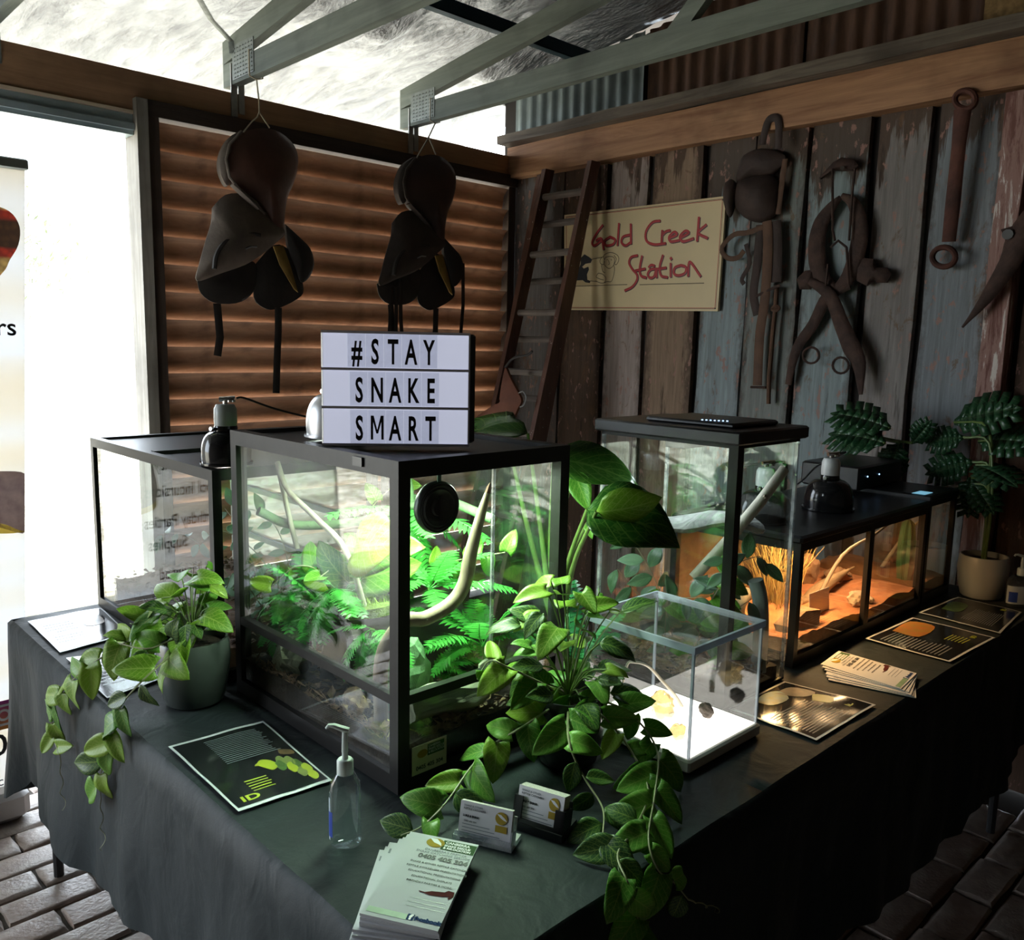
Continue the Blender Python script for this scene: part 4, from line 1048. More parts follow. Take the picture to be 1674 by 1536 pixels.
flat_print('snake_picture', [(-60, 775), (0, 770), (42, 774), (46, 800), (45, 868), (0, 862), (-60, 850)], MT['brown_scale'])
flat_print('snake_belly', [(-60, 852), (0, 855), (30, 866), (44, 868), (10, 872), (-50, 868)], MT['yellow_belly'])
t = Nt('app_badge'); sp = t.n('ShaderNodeSeparateXYZ'); t.l(t.coord('Generated'), sp.inputs[0])
MT['badge'] = t.done(t.bsdf(t.mix(sp.outputs[2], (.85, .32, .04), (.45, .03, .32)), .5))
bc = aty(6, 1168, BY); r_ = .048
def rr(cx_, cz, r, k, y): 
    out = []
    for qx, qz, a0 in ((1, 1, 0), (-1, 1, 90), (-1, -1, 180), (1, -1, 270)):
        for s in range(5):
            a = math.radians(a0 + s * 22.5); out.append((cx_ + qx * (r - k) + k * math.cos(a), y, cz + qz * (r - k) + k * math.sin(a)))
    return out
put('camera_badge', MB().prism(rr(bc.x, bc.z, r_, .014, BY - .0012), (0, -.0005, 0)), MT['badge'], Bn, smooth=False)
MT['print_white'] = plain('print_white', (.85, .85, .86), .5)
q = rr(bc.x, bc.z, r_ * .66, .012, BY - .0022); put('badge_outline', MB().tube(q + [q[0]], .004, 4, flat=.15, up=(0, 1, 0)), MT['print_white'], Bn, smooth=False)
q = [(bc.x + .016 * math.cos(a * PI / 8), BY - .0022, bc.z + .016 * math.sin(a * PI / 8)) for a in range(17)]; put('badge_lens', MB().tube(q, .004, 4, flat=.15, up=(0, 1, 0)), MT['print_white'], Bn, smooth=False)
put('badge_dot', MB().tube([(bc.x + .021, BY - .0018, bc.z + .021), (bc.x + .021, BY - .0024, bc.z + .021)], .0042, 8), MT['print_white'], Bn)
# ================================================================== heat lamps
MT['dome_black'] = plain('gloss_black_enamel', (.012, .012, .013), .12)
MT['dome_silver'] = plain('spun_aluminium', (.55, .56, .58), .32, .85)
MT['ceramic_grey'] = plain('grey_ceramic', (.36, .39, .37), .35)
MT['ceramic_white'] = plain('white_ceramic', (.70, .70, .68), .3)
MT['bulb'] = plain('bulb_glass', (.9, .85, .7), .2)
def lamp(label, c, z, r, h, shell, ceramic, power, color, spot=True, cone=110, cord_to=None):
    """dome reflector standing mouth-down on a lid: shell, ceramic socket, swivel, cord, bulb and its light"""
    x, y = c
    T = thing('heat_lamp', label, 'lamp', (x, y, z), 'dome lamps on the tank lids')
    prof = []
    for k in range(11):
        a = k / 10 * PI / 2
        prof.append((r * math.cos(a) ** .8 * .97 + .02 * (k / 10), z + .006 + h * math.sin(a)))
    prof = [(r * 1.05, z + .001), (r * 1.05, z + .006)] + prof
    inner = [(max(q - .0025, .004), w - .0025) for q, w in reversed(prof[1:])]
    put('reflector', MB().lathe(prof + inner, 32, (x, y, 0)), shell, T, smooth=50, fix=False)
    zt = z + h
    col = put('collar', MB().lathe([(.001, zt), (.026, zt), (.028, zt + .012), (.026, zt + .018), (.001, zt + .018)], 20, (x, y, 0)), MT['dome_black'], T)
    put('socket', MB().lathe([(.001, zt + .018), (.026, zt + .018), (.027, zt + .03), (.0265, zt + .032), (.027, zt + .034), (.026, zt + .058), (.021, zt + .068), (.001, zt + .070)], 24, (x, y, 0)), ceramic, T, smooth=40)
    put('swivel', MB().tube([(x, y, zt + .069), (x, y, zt + .082)], .006, 8).tube([(x - .012, y + .006, zt + .080), (x + .02, y - .012, zt + .083)], .006, 8).lathe([(.001, zt + .074), (.010, zt + .074), (.010, zt + .078), (.001, zt + .078)], 12, (x + .012, y - .008, 0)), MT['chrome'], T, fix=False)
    put('clamp_screw', MB().tube([(x - .026, y, zt + .010), (x - .04, y - .004, zt + .012)], .005, 6), MT['chrome'], T)
    if cord_to:
        pts = [(x + .022, y - .013, zt + .083), (x + .04, y - .02, zt + .083)] + cord_to
        put('cord', MB().tube(smoothpath(pts, 5), .0028, 6), MT['black_plastic'], T)
    put('bulb', MB().lathe([(.001, z + .012), (.014, z + .016), (.022, z + .032), (.016, z + .05), (.012, z + h * .8)], 16, (x, y, 0)), MT['bulb'], T)
    ld = bpy.data.lights.new('lamp_light', 'SPOT' if spot else 'POINT'); ld.energy = power; ld.color = color; ld.shadow_soft_size = .02
    if spot: ld.spot_size = math.radians(cone); ld.spot_blend = .5
    lo = bpy.data.objects.new('lamp_light', ld); COL.objects.link(lo); lo.parent = T; lo.location = (0, 0, .008)
    return T
GREENISH = (.80, 1.0, .76)
lamp('black dome lamp with grey ceramic socket on the gum-leaf terrarium', (.915, 1.945), 1.253, .058, .075, MT['dome_black'], MT['ceramic_grey'], 5, (1, .92, .8), cord_to=[(1.02, 1.90, 1.385), (1.10, 1.86, 1.362), (1.16, 1.82, 1.3515), (1.22, 1.79, 1.3515)])
lamp('silver-grey dome lamp behind the light box', (.985, 1.565), 1.35, .066, .085, MT['dome_silver'], MT['ceramic_white'], 260, GREENISH, cone=140)
lamp('black dome lamp with white socket standing on the desert tank hood', (2.44, 1.17), 1.083, .072, .085, MT['dome_black'], MT['ceramic_white'], 0.0, (1, .6, .3), cord_to=[(2.58, 1.28, 1.19), (2.68, 1.38, 1.12), (2.70, 1.425, 1.088)])
lamp('black dome lamp with white socket seen through the tall tank', (2.12, 1.20), 1.083, .075, .08, MT['dome_black'], MT['ceramic_white'], 0.0, (1, .6, .3), cord_to=[(2.2, 1.35, 1.2), (2.3, 1.42, 1.1)])
# tubes under the hoods
MT['tube_warm'] = emis('warm_tube', (1, .62, .30), 12)
MT['tube_cool'] = emis('cool_tube', (.75, .95, 1.0), 1.5)
def hood_lamp(name, label, lo, hi, mat, power, color, group=None):
    T = thing(name, label, 'lamp', ((lo[0] + hi[0]) / 2, (lo[1] + hi[1]) / 2, lo[2]))
    put('housing', MB().box((lo[0] - .004, lo[1] - .012, hi[2]), (hi[0] + .004, hi[1] + .012, hi[2] + .006)).box((lo[0] - .004, lo[1] - .012, lo[2] - .004), (hi[0] + .004, lo[1] - .009, hi[2])).box((lo[0] - .004, hi[1] + .009, lo[2] - .004), (hi[0] + .004, hi[1] + .012, hi[2])).box((lo[0] - .006, lo[1] - .012, lo[2] - .004), (lo[0] - .003, hi[1] + .012, hi[2])).box((hi[0] + .003, lo[1] - .012, lo[2] - .004), (hi[0] + .006, hi[1] + .012, hi[2])), MT['black_plastic'], T, smooth=False, fix=False)
    put('tube', MB().tube([(lo[0], (lo[1] + hi[1]) / 2, (lo[2] + hi[2]) / 2), (hi[0], (lo[1] + hi[1]) / 2, (lo[2] + hi[2]) / 2)], (hi[2] - lo[2]) / 2, 10), mat, T)
    ld = bpy.data.lights.new('tube_light', 'AREA'); ld.shape = 'RECTANGLE'; ld.size = hi[0] - lo[0]; ld.size_y = .04; ld.energy = power; ld.color = color
    o = bpy.data.objects.new('tube_light', ld); COL.objects.link(o); o.parent = T; o.location = (0, 0, -.005)
    return T
hood_lamp('hood_light', 'warm tube light under the desert tank hood', (2.10, 1.17, 1.035), (2.36, 1.20, 1.055), MT['tube_warm'], 3.6, (1, .55, .22))
hood_lamp('hood_light', 'dim warm tube light at the far half of the desert tank', (2.50, 1.17, 1.035), (2.76, 1.20, 1.055), MT['tube_warm'], 1.0, (1, .6, .3))
hood_lamp('lid_light', 'cool white strip light under the tall tank lid', (1.70, 1.19, 1.318), (1.90, 1.22, 1.338), MT['tube_cool'], 1.0, (.82, .95, 1.0))
hood_lamp('canopy_light', 'white tube light along the lid of the fern terrarium', (.93, 1.33, 1.305), (1.25, 1.36, 1.325), MT['tube_cool'], 7.5, (.74, 1, .72))

# black control box and power board on the tank hoods
T = thing('control_box', 'low black appliance box on the tank hoods below the monstera leaves', 'box', (2.95, 1.3, 1.098))
put('case', MB().bevbox((2.74, 1.215, 1.098), (3.08, 1.42, 1.178), .006), MT['black_plastic'], T)
for k in range(2): put('indicator', MB().box((2.80 + k * .09, 1.2135, 1.14), (2.804 + k * .09, 1.2155, 1.144)), MT['led_blue'], T, smooth=False)
MT['blue_glow'] = emis('blue_lid_glow', (.25, .6, .8), .5)  # light between lid and box, put in as a glowing patch
put('glow_patch', MB().box((2.86, 1.05, 1.0975), (2.93, 1.09, 1.0985)), MT['blue_glow'], T5, smooth=False)

# ================================================================== light box
MT['lightbox_white'] = Nt('diffuser'); t = MT['lightbox_white']
b = t.bsdf((.66, .69, .82), .28, 0, None, .5, Emission_Color=(.72, .76, .95, 1), Emission_Strength=.42); MT['lightbox_white'] = t.done(b)
MT['tile_clear'] = glassy('letter_tile', (.95, .96, .98), .07, haze=.12)
MT['letter_ink'] = plain('letter_ink', (.012, .012, .014), .3)
P0, P1 = Vector((.878, 1.452, 0)), Vector((1.105, 1.276, 0))
lx = (P1 - P0).normalized(); ln = Vector((lx.y, -lx.x, 0))              # along the face, out of the face
if ln.dot(Vector((-1, -1, 0))) < 0: ln = -ln
LW, LH, LD, LZ = (P1 - P0).length, .222, .048, 1.349
LBM = Matrix(((lx.x, -ln.x, 0, P0.x), (lx.y, -ln.y, 0, P0.y), (0, 0, 1, LZ), (0, 0, 0, 1)))      # x along, y back, z up
LB = thing('light_box', 'white letter light box with three rows of black capitals', 'light box', P0 * .5 + P1 * .5 + Vector((0, 0, LZ)))
mb = MB(LBM); mb.bevbox((0, .002, 0), (LW, LD, LH), .003); put('case', mb, MT['white_plastic'], LB)
put('back_shell', MB(LBM).bevbox((.003, LD - .012, .003), (LW + .012, LD + .004, LH - .002), .004), MT['black_plastic'], LB)
put('diffuser', MB(LBM).box((.004, 0, .004), (LW - .004, .002, LH - .004)), MT['lightbox_white'], LB, smooth=False)
rail_m = plain('clear_rail', (.62, .62, .70), .15)
for z in (.0015, LH / 3, 2 * LH / 3, LH - .0035):
    put('tile_rail', MB(LBM).box((.001, -.0035, z - .0015), (LW - .001, .0005, z + .0035)), rail_m, LB, smooth=False)
rows = (('#STAY', .052), ('SNAKE', .056), ('SMART', .056))
for r_, (word, x0) in enumerate(rows):
    zb = LH - (r_ + 1) * LH / 3
    for k, ch in enumerate(word):
        xa = x0 + k * .0345
        tile = put('letter_tile', MB(LBM).box((xa - .001, -.0018, zb + .005), (xa + .0325, -.0008, zb + LH / 3 - .004)), MT['tile_clear'], LB, smooth=False)
        TM = LBM @ Matrix.Translation((xa + .0165, -.0019, zb + .0125)) @ Matrix.Rotation(PI / 2, 4, 'X')
        if ch == 'M':
            mm = MB(TM)
            for q_ in ([(-.0125, 0), (-.0078, 0), (-.0078, .047), (-.0125, .047)], [(.0078, 0), (.0125, 0), (.0125, .047), (.0078, .047)], [(-.0112, .047), (-.0068, .047), (.0018, .012), (-.0018, .012)], [(.0068, .047), (.0112, .047), (.0018, .012), (-.0018, .012)]): mm.prism([(a_, b_, 0) for a_, b_ in q_], (0, 0, .0004))
            put('letter', mm, MT['letter_ink'], tile, smooth=False, fix=False); continue
        put('letter', text_mb(ch, .066, TM, sx=.50 if ch != 'M' else .44, bold=.0016 if ch != 'M' else .0006, align='CENTER', thick=.0004), MT['letter_ink'], tile, smooth=False, fix=False)

# round black dish hanging on a green strap inside the fern terrarium
dc = aty(716, 829, 1.2142)
T = thing('magnet_dish', 'round black ribbed dish hung on a green strap in the fern terrarium', 'dish', dc)
DM = Matrix.Translation(dc) @ Matrix.Rotation(PI / 2, 4, 'X')
mb = MB(DM)
R0 = .049
mb.lathe([(.001, -.012), (R0 * .96, -.012), (R0, -.006), (R0, .002), (R0 * .94, .006), (R0 * .88, .003), (R0 * .84, .006), (R0 * .76, .003), (R0 * .70, .006), (R0 * .6, .002), (R0 * .34, .002), (R0 * .30, .007), (.001, .008)], 40)
put('disc', mb, MT['black_plastic'], T, smooth=40, fix=False)
put('grip', MB(DM).box((-.004, -.024, .006), (.004, .024, .011)), MT['black_plastic'], T, smooth=False)
put('strap', MB().box((dc.x - .004, dc.y - .004, dc.z + R0 * .9), (dc.x + .004, dc.y - .001, 1.316)), plain('green_strap', (.02, .12, .07), .5), T, smooth=False)

# ================================================================== printed sheets on the cloth
MT['sheet_black'] = plain('laminated_black', (.012, .014, .016), .12)
MT['sheet_white'] = plain('laminate_edge', (.72, .75, .78), .3)
MT['print_grey'] = plain('print_grey', (.20, .22, .25), .3)
MT['print_lime'] = plain('print_lime', (.42, .50, .04), .3)
MT['print_green'] = plain('print_green', (.10, .20, .05), .35, 0, .6, 40)
MT['print_olive'] = plain('print_olive', (.26, .32, .10), .3, 0, .3, 40)
MT['print_orange'] = plain('print_orange', (.55, .15, .03), .35, 0, .75, 30, col2=(.35, .25, .05))
MT['print_teal'] = plain('print_teal', (.14, .28, .30), .35, 0, .6, 30, col2=(.18, .22, .06))
MT['print_brown'] = plain('print_brown', (.20, .13, .06), .35, 0, .6, 30)
def sheet(label, corners, z, pics, texts, title=None, group='laminated fact sheets'):
    """corners: four table points in order a b c d; u runs a to b, w runs a to d"""
    A, B_, C, D = [Vector((p[0], p[1], z)) for p in corners]
    T = thing('fact_sheet', label, 'fact sheet', (A + C) / 2, group)
    def S(u, w, h=0): return (A * (1 - u) + B_ * u) * (1 - w) + (D * (1 - u) + C * u) * w + Vector((0, 0, h + .004 * abs(noise.noise((u * 2, w * 2, A.x * 9)))))
    m1 = MB().grid(lambda u, w: S(u, w), 10, 10); m1.grid(lambda u, w: S(u, w, -.0008), 10, 10)
    put('laminate', m1, MT['sheet_white'], T, fix=False)
    e = .022
    put('print_field', MB().grid(lambda u, w: S(e + u * (1 - 2 * e), e * 1.3 + w * (1 - 2.6 * e), .0004), 10, 10), MT['sheet_black'], T, fix=False)
    for pts, m in pics:
        P_ = smoothpath([S(u, w, .0008) for u, w in pts] + [S(*pts[0], .0008)], 4)[:-1]
        put('picture', MB().prism(P_, (0, 0, .0003)), MT[m], T, smooth=False)
    for u0, u1, w0, w1, n_, m in texts:
        mb = MB()
        for k in range(n_):
            w = w0 + (w1 - w0) * (k + .5) / n_; th = (w1 - w0) / n_ * .16; ue = u1 - random.uniform(0, .12) * (u1 - u0)
            mb.grid(lambda a, c: S(u0 + (ue - u0) * a, w - th + 2 * th * c, .0008), 6, 1)
        put('text_block', mb, MT[m], T, smooth=False, fix=False, kind='stuff')
    if title:
        u, w, du, dw = title
        mbt = text_mb('ID', dw, frame(S(u, w, .0010), B_ - A, (0, 0, 1)), sx=1.3, bold=.0007, thick=.0003)
        put('title', mbt, MT['print_lime'], T, smooth=False, fix=False)
    return T
ZS = TZ + .002
PL = [(p[0], p[1]) for p in (atz(275, 1220, ZS), atz(430, 1178, ZS), atz(543, 1276, ZS), atz(390, 1326, ZS))]
sheet('black fact sheet with a curled yellow-green snake beside the pump bottle', PL, ZS,
      [([(.52, .56), (.60, .52), (.68, .56), (.70, .64), (.62, .68), (.57, .63)], 'print_lime')] + [([(a - .05, b), (a - .02, b - .06), (a + .03, b - .07), (a + .05, b), (a + .02, b + .05), (a - .03, b + .06)], m_) for a, b, m_ in ((.72, .66, 'print_green'), (.76, .61, 'print_olive'), (.80, .72, 'print_lime'), (.83, .64, 'print_olive'), (.87, .70, 'print_green'), (.84, .80, 'print_olive'), (.91, .78, 'print_lime'), (.90, .87, 'print_lime'))] + [([(.50, .57), (.53, .55), (.54, .58)], 'print_lime'), ([(.84, .45), (.95, .50), (.94, .56), (.82, .52)], 'print_brown')],
      [(.30, .88, .08, .46, 16, 'print_grey'), (.28, .52, .70, .86, 5, 'print_lime')], (.10, .93, 1, .028))
PL2 = [(p[0], p[1]) for p in (atz(45, 1015, ZS), atz(165, 993, ZS), atz(212, 1036, ZS), atz(98, 1066, ZS))]
sheet('glossy fact sheet glaring white at the doorway end of the cloth', PL2, ZS, [([(.6, .2), (.85, .2), (.85, .5), (.6, .5)], 'print_brown')], [(.1, .5, .15, .8, 9, 'print_grey')])
PL3 = [(p[0], p[1]) for p in (atz(108, 1075, ZS), atz(222, 1060, ZS), atz(268, 1108, ZS), atz(175, 1141, ZS))]
sheet('glossy fact sheet with a pink picture half under the trailing pot plant', PL3, ZS, [([(.62, .66), (.92, .60), (.95, .80), (.7, .88)], 'print_orange')], [(.1, .5, .15, .8, 9, 'print_grey')])
sheet('fact sheet with leaf-green frog picture beside the clear display box', [(1.665, 1.0), (1.915, .998), (1.95, .782), (1.668, .786)], ZS,
      [([(.30, .10), (.55, .05), (.70, .12), (.60, .30), (.35, .28)], 'print_teal'), ([(.62, .12), (.88, .15), (.92, .40), (.72, .38)], 'print_brown'), ([(.70, .50), (.86, .42), (.90, .60), (.76, .66)], 'print_lime')],
      [(.08, .72, .42, .92, 14, 'print_grey')], (.80, .84, 1, .02))
sheet('fact sheet with an orange lizard picture in front of the desert tank', [(2.388, 1.004), (2.706, .996), (2.70, .757), (2.384, .771)], ZS,
      [([(.42, .08), (.84, .06), (.86, .36), (.44, .40)], 'print_orange')], [(.08, .40, .12, .85, 16, 'print_grey'), (.55, .76, .62, .86, 6, 'print_lime')], (.80, .86, 1, .02))
sheet('dim fact sheet beside the white pot at the wall end', [(2.775, 1.004), (3.064, .985), (3.044, .785), (2.755, .760)], ZS,
      [([(.35, .12), (.72, .08), (.74, .30), (.38, .34)], 'print_green')], [(.15, .70, .46, .86, 14, 'print_grey')], (.84, .80, 1, .02))

# ================================================================== flyers, cards
MT['flyer'] = plain('flyer_paper', (.62, .63, .65), .7, spec=.15)
MT['flyer_green'] = plain('flyer_green', (.055, .11, .045), .75, spec=.08)
MT['flyer_gold'] = plain('flyer_gold', (.38, .27, .04), .75, spec=.08)
MT['flyer_white'] = plain('flyer_white', (.80, .80, .80), .4)
MT['fb_blue'] = plain('fb_blue', (.03, .06, .16), .75, spec=.08)
MT['lizard_red'] = plain('lizard_red', (.11, .02, .018), .75, 0, .5, 60, spec=.08)
MT['grass_wash'] = plain('grass_wash', (.32, .50, .30), .4, 0, .4, 30)
MT['stack_side'] = plain('stack_side', (.66, .62, .64), .7, 0, .25, 300, stretch=(.02, .02, 1))
def flyer_top(parent, M, w, h, facebook=True):
    """print of the rescue flyer; M maps (0..w, 0..h) with y up the page"""
    def tx(nm, s, size, x, y, m='ink', **k): put(nm, text_mb(s, size, M @ Matrix.Translation((x, y, .0003)), thick=.0002, **k), MT[m], parent, smooth=False, fix=False)
    def quad(nm, x0, y0, x1, y1, m): put(nm, MB(M).poly([(x0, y0, .0002), (x1, y0, .0002), (x1, y1, .0002), (x0, y1, .0002)]), MT[m], parent, smooth=False, fix=False)
    quad('logo_panel', w * .50, h * .835, w * .97, h * .955, 'flyer_green')
    P_ = [M @ Vector((w * .40 + w * .13 * math.cos(a * PI / 10), h * .90 + h * .058 * math.sin(a * PI / 10), .0004)) for a in range(20)]
    put('logo_oval', MB().prism(P_, M.to_3x3() @ Vector((0, 0, .0001))), MT['flyer_gold'], parent, smooth=False)
    P_ = [M @ Vector((w * a, h * b, .0006)) for a, b in ((.30, .945), (.40, .950), (.48, .905), (.50, .870), (.46, .885), (.38, .90))]
    put('logo_snake', MB().prism(P_, M.to_3x3() @ Vector((0, 0, .0001))), MT['flyer_white'], parent, smooth=False)
    for s, y in (('CANBERRA', .915), ('SNAKE RESCUE', .880), ('& RELOCATION', .848)): tx('logo_text', s, h * (.040 if y > .9 else .032), w * .535, h * y, 'flyer_white', bold=.0003, sx=.95)
    tx('print_line', "CANBERRA'S PREMIER", h * .034, w * .60, h * .795, 'print_grey', align='CENTER')
    tx('print_line', 'SNAKE CATCHING SERVICE', h * .034, w * .58, h * .760, 'print_grey', align='CENTER')
    tx('phone_number', '0405 405 304', h * .066, w * .61, h * .695, 'ink', align='CENTER', bold=.0006, sx=1.05)
    for s, y in (('SNAKE & OTHER REPTILE CATCHERS', .63), ('REPTILE AWARENESS PRESENTATIONS', .575), ('EDUCATIONAL PRESENTATIONS', .52), ('EDUCATIONAL DISPLAYS', .465), ('BIRTHDAY PARTIES & MORE!', .41)): tx('print_line', s, h * .027, w * .60, h * y, 'ink', align='CENTER')
    for k in range(3): quad('small_print', w * .45, h * (.245 - k * .042), w * .93, h * (.250 - k * .042), 'print_grey')
    P_ = [M @ Vector((w * a, h * b, .0004)) for a, b in ((.52, .33), (.60, .325), (.68, .35), (.84, .365), (.88, .39), (.96, .385), (.97, .34), (.93, .30), (.91, .31), (.92, .33), (.84, .315), (.68, .305), (.60, .315), (.53, .32))]
    put('lizard_print', MB().prism(P_, M.to_3x3() @ Vector((0, 0, .0001))), MT['lizard_red'], parent, smooth=False)
    quad('grass_print', w * .03, h * .02, w * .55, h * .075, 'grass_wash')
    quad('badge', w * .545, h * .025, w * .63, h * .085, 'fb_blue')
    tx('badge_letter', 'f', h * .07, w * .575, h * .03, 'flyer_white', bold=.0008)
    tx('social_name', 'facebook', h * .050, w * .645, h * .035, 'fb_blue', bold=.0008)
def flyer_stack(label, corners, ztop, n_fan, seed, spread):
    """corners: top-left, top-right, bottom-right, bottom-left of the uppermost flyer (as read)"""
    random.seed(seed)
    TL_, TR_, BR_, BL_ = [Vector((p[0], p[1], ztop)) for p in corners]
    T = thing('flyer_stack', label, 'flyers', ((TL_ + BR_) / 2)[:2] + (TZ,), 'stacks of flyers')
    w, h = (TR_ - TL_).length, (TL_ - BL_).length
    M = frame(BL_, TR_ - TL_, (0, 0, 1)); 
    up = (TL_ - BL_).normalized()
    M = Matrix(((M[0][0], up.x, 0, BL_.x), (M[1][0], up.y, 0, BL_.y), (0, 0, 1, ztop), (0, 0, 0, 1)))
    zs = TZ - .001
    for k in range(n_fan):
        f = (k + 1) / n_fan
        ang = -spread * (1 - f); R = Matrix.Translation((w, 0, 0)) @ rotz(-ang) @ Matrix.Translation((-w + random.uniform(-.004, .004) - .01 * (1 - f), random.uniform(-.004, .004), 0))
        z1_ = zs + (ztop - .0003 - zs) * f; z0_ = zs + (ztop - .0003 - zs) * (f - 1 / n_fan)
        fl = put('flyer', MB(Matrix(((M[0][0], M[0][1], 0, BL_.x), (M[1][0], M[1][1], 0, BL_.y), (0, 0, 1, 0), (0, 0, 0, 1))) @ R).box((0, 0, z0_), (w, h, z1_)), MT['flyer'] , T, smooth=False)
        if k < n_fan - 1:
            MM = Matrix(((M[0][0], M[0][1], 0, BL_.x), (M[1][0], M[1][1], 0, BL_.y), (0, 0, 1, z1_), (0, 0, 0, 1))) @ R
            put('print_mark', MB(MM).poly([(w * .04, h * .86, .0002), (w * .07, h * .86, .0002), (w * .07, h * .92, .0002), (w * .04, h * .92, .0002)]), MT['print_grey'], fl, smooth=False)
    flyer_top(T, M, w, h)
    return T
zt = TZ + .028
c = [(atz(a, b, zt).x, atz(a, b, zt).y) for a, b in ((675, 1357), (786, 1379), (737, 1524), (592, 1490))]
flyer_stack('thick stack of rescue-service flyers at the near corner of the cloth', c, zt, 7, 4, .22)
zt = TZ + .010
c = [(atz(a, b, zt).x, atz(a, b, zt).y) for a, b in ((1352, 1085), (1376, 1058), (1512, 1103), (1495, 1121))]
flyer_stack('fanned flyers lying in front of the desert tank', [(2.08, .985), (2.215, 1.0), (2.205, .785), (2.075, .775)], zt, 6, 8, .35)

def card(parent, nm, M, w, h, top=True):
    """face print of the business cards; M has x along the card, y up its face"""
    def tx(s, size, x, y, m='ink', **k): put('print_line', text_mb(s, size, M @ Matrix.Translation((x, y, .0002)), thick=.0002, **k), MT[m], parent, smooth=False, fix=False)
    tx('SNAKE & OTHER', h * .085, w * .07, h * .86, 'print_grey'); tx('REPTILE CATCHERS', h * .085, w * .07, h * .77)
    tx('LUKE & EMMA', h * .085, w * .07, h * .55, bold=.0003); tx('0405 405 304', h * .075, w * .10, h * .40)
    for k in range(3): put('small_print', MB(M).poly([(w * .07, h * (.32 - k * .1), .0002), (w * (.6 + .1 * k), h * (.32 - k * .1), .0002), (w * (.6 + .1 * k), h * (.34 - k * .1), .0002), (w * .07, h * (.34 - k * .1), .0002)]), MT['print_grey'], parent, smooth=False)
    P_ = [M @ Vector((w * .80 + w * .115 * math.cos(a * PI / 10), h * .72 + h * .19 * math.sin(a * PI / 10), .0003)) for a in range(20)]
    put('logo_oval', MB().prism(P_, M.to_3x3() @ Vector((0, 0, .0001))), MT['flyer_gold'], parent, smooth=False)
    P_ = [M @ Vector((w * a, h * b, .0005)) for a, b in ((.71, .84), (.79, .83), (.87, .74), (.91, .66), (.85, .68), (.78, .74))]
    put('logo_snake', MB().prism(P_, M.to_3x3() @ Vector((0, 0, .0001))), MT['flyer_white'], parent, smooth=False)
    put('logo_panel', MB(M).poly([(w * .70, h * .30, .0002), (w * .92, h * .30, .0002), (w * .92, h * .50, .0002), (w * .70, h * .50, .0002)]), MT['flyer_gold'], parent, smooth=False)
MT['card_white'] = plain('card_white', (.74, .73, .74), .5)
MT['stack_card'] = plain('card_edges', (.52, .49, .45), .8, 0, .3, 300)
def card_stand(label, a, b, depth, z0, h, kind):
    A, B_ = Vector((*a, 0)), Vector((*b, 0)); x = (B_ - A).normalized(); back = Vector((-x.y, x.x, 0)); 
    if back.dot(Vector((1, 1, 0))) < 0: back = -back
    tilt = math.radians(14); upv = (Vector((0, 0, 1)) * math.cos(tilt) + back * math.sin(tilt))
    nrm = x.cross(upv); w = (B_ - A).length
    O = Vector((A.x, A.y, z0))
    M = Matrix(((x.x, upv.x, nrm.x, O.x), (x.y, upv.y, nrm.y, O.y), (x.z, upv.z, nrm.z, O.z), (0, 0, 0, 1)))
    sgn = 1 if nrm.dot(Vector((-1, -1, 0))) > 0 else -1
    T = thing('card_holder', label, 'card holder', ((A + B_) / 2)[:2] + (TZ,))
    d = depth
    mat = MT['acrylic_edge'] if kind == 'clear' else MT['black_plastic']
    zc = -sgn
    def bxx(lo, hi): return MB(M).box([min(p, q) for p, q in zip(lo, hi)], [max(p, q) for p, q in zip(lo, hi)])
    c0 = Vector((A.x, A.y, TZ - .002)); fw = -back * .008; bk = back * (d + .028)
    put('base', MB().prism([c0 + fw - x * .006, c0 + fw + x * (w + .006), c0 + bk + x * (w + .006), c0 + bk - x * .006], (0, 0, z0 - TZ + .002)), mat, T, smooth=False)
    put('back_rest', bxx((-.004, -.003, -(d + .003) * sgn), (w + .004, h * .8, -(d + .006) * sgn)), mat, T, smooth=False)
    put('front_lip', bxx((-.004, -.003, .0035 * sgn), (w + .004, h * .10, .0055 * sgn)), mat, T, smooth=False)
    if kind == 'black':
        for xa, xb, hh in ((-.004, -.0008, .72), (w + .0008, w + .005, .62)): put('side_cheek', bxx((xa, -.003, .0055 * sgn), (xb, h * hh, -(d + .006) * sgn)), mat, T, smooth=False)
        for xa, xb, hh in ((-.004, .012, .72), (w - .012, w + .005, .62)): put('front_cheek', bxx((xa, -.003, .0025 * sgn), (xb, h * hh, .0055 * sgn)), mat, T, smooth=False)
    else:
        put('side_cheek', bxx((w + .001, -.003, .004 * sgn), (w + .004, h * .4, -(d + .006) * sgn)), mat, T, smooth=False)
    C_ = thing('business_card_stack', 'white business cards standing in the ' + ('clear' if kind == 'clear' else 'black') + ' card holder', 'business cards', ((A + B_) / 2)[:2] + (z0,))
    put('card_block', bxx((.0005, 0, -.0004 * sgn), (w - .0005, h, -d * sgn)), MT['stack_card'], C_, smooth=False)
    fr = put('front_card', bxx((0, 0, 0), (w, h + .0006, -.0004 * sgn)), MT['card_white'], C_, smooth=False)
    if sgn < 0: M = M @ Matrix.Rotation(PI, 4, 'Y') @ Matrix.Translation((-w, 0, 0))
    card(C_, 'card', M @ Matrix.Translation((0, 0, .0006)), w, h)
card_stand('clear acrylic card holder beside the stack of flyers', tuple(atz(748, 1366, TZ)[:2]), tuple(atz(833, 1387, TZ)[:2]), .010, TZ + .006, .054, 'clear')
card_stand('black plastic card holder under the trailing leaves', tuple(atz(842, 1348, TZ)[:2]), tuple(atz(916, 1372, TZ)[:2]), .024, TZ + .012, .058, 'black')
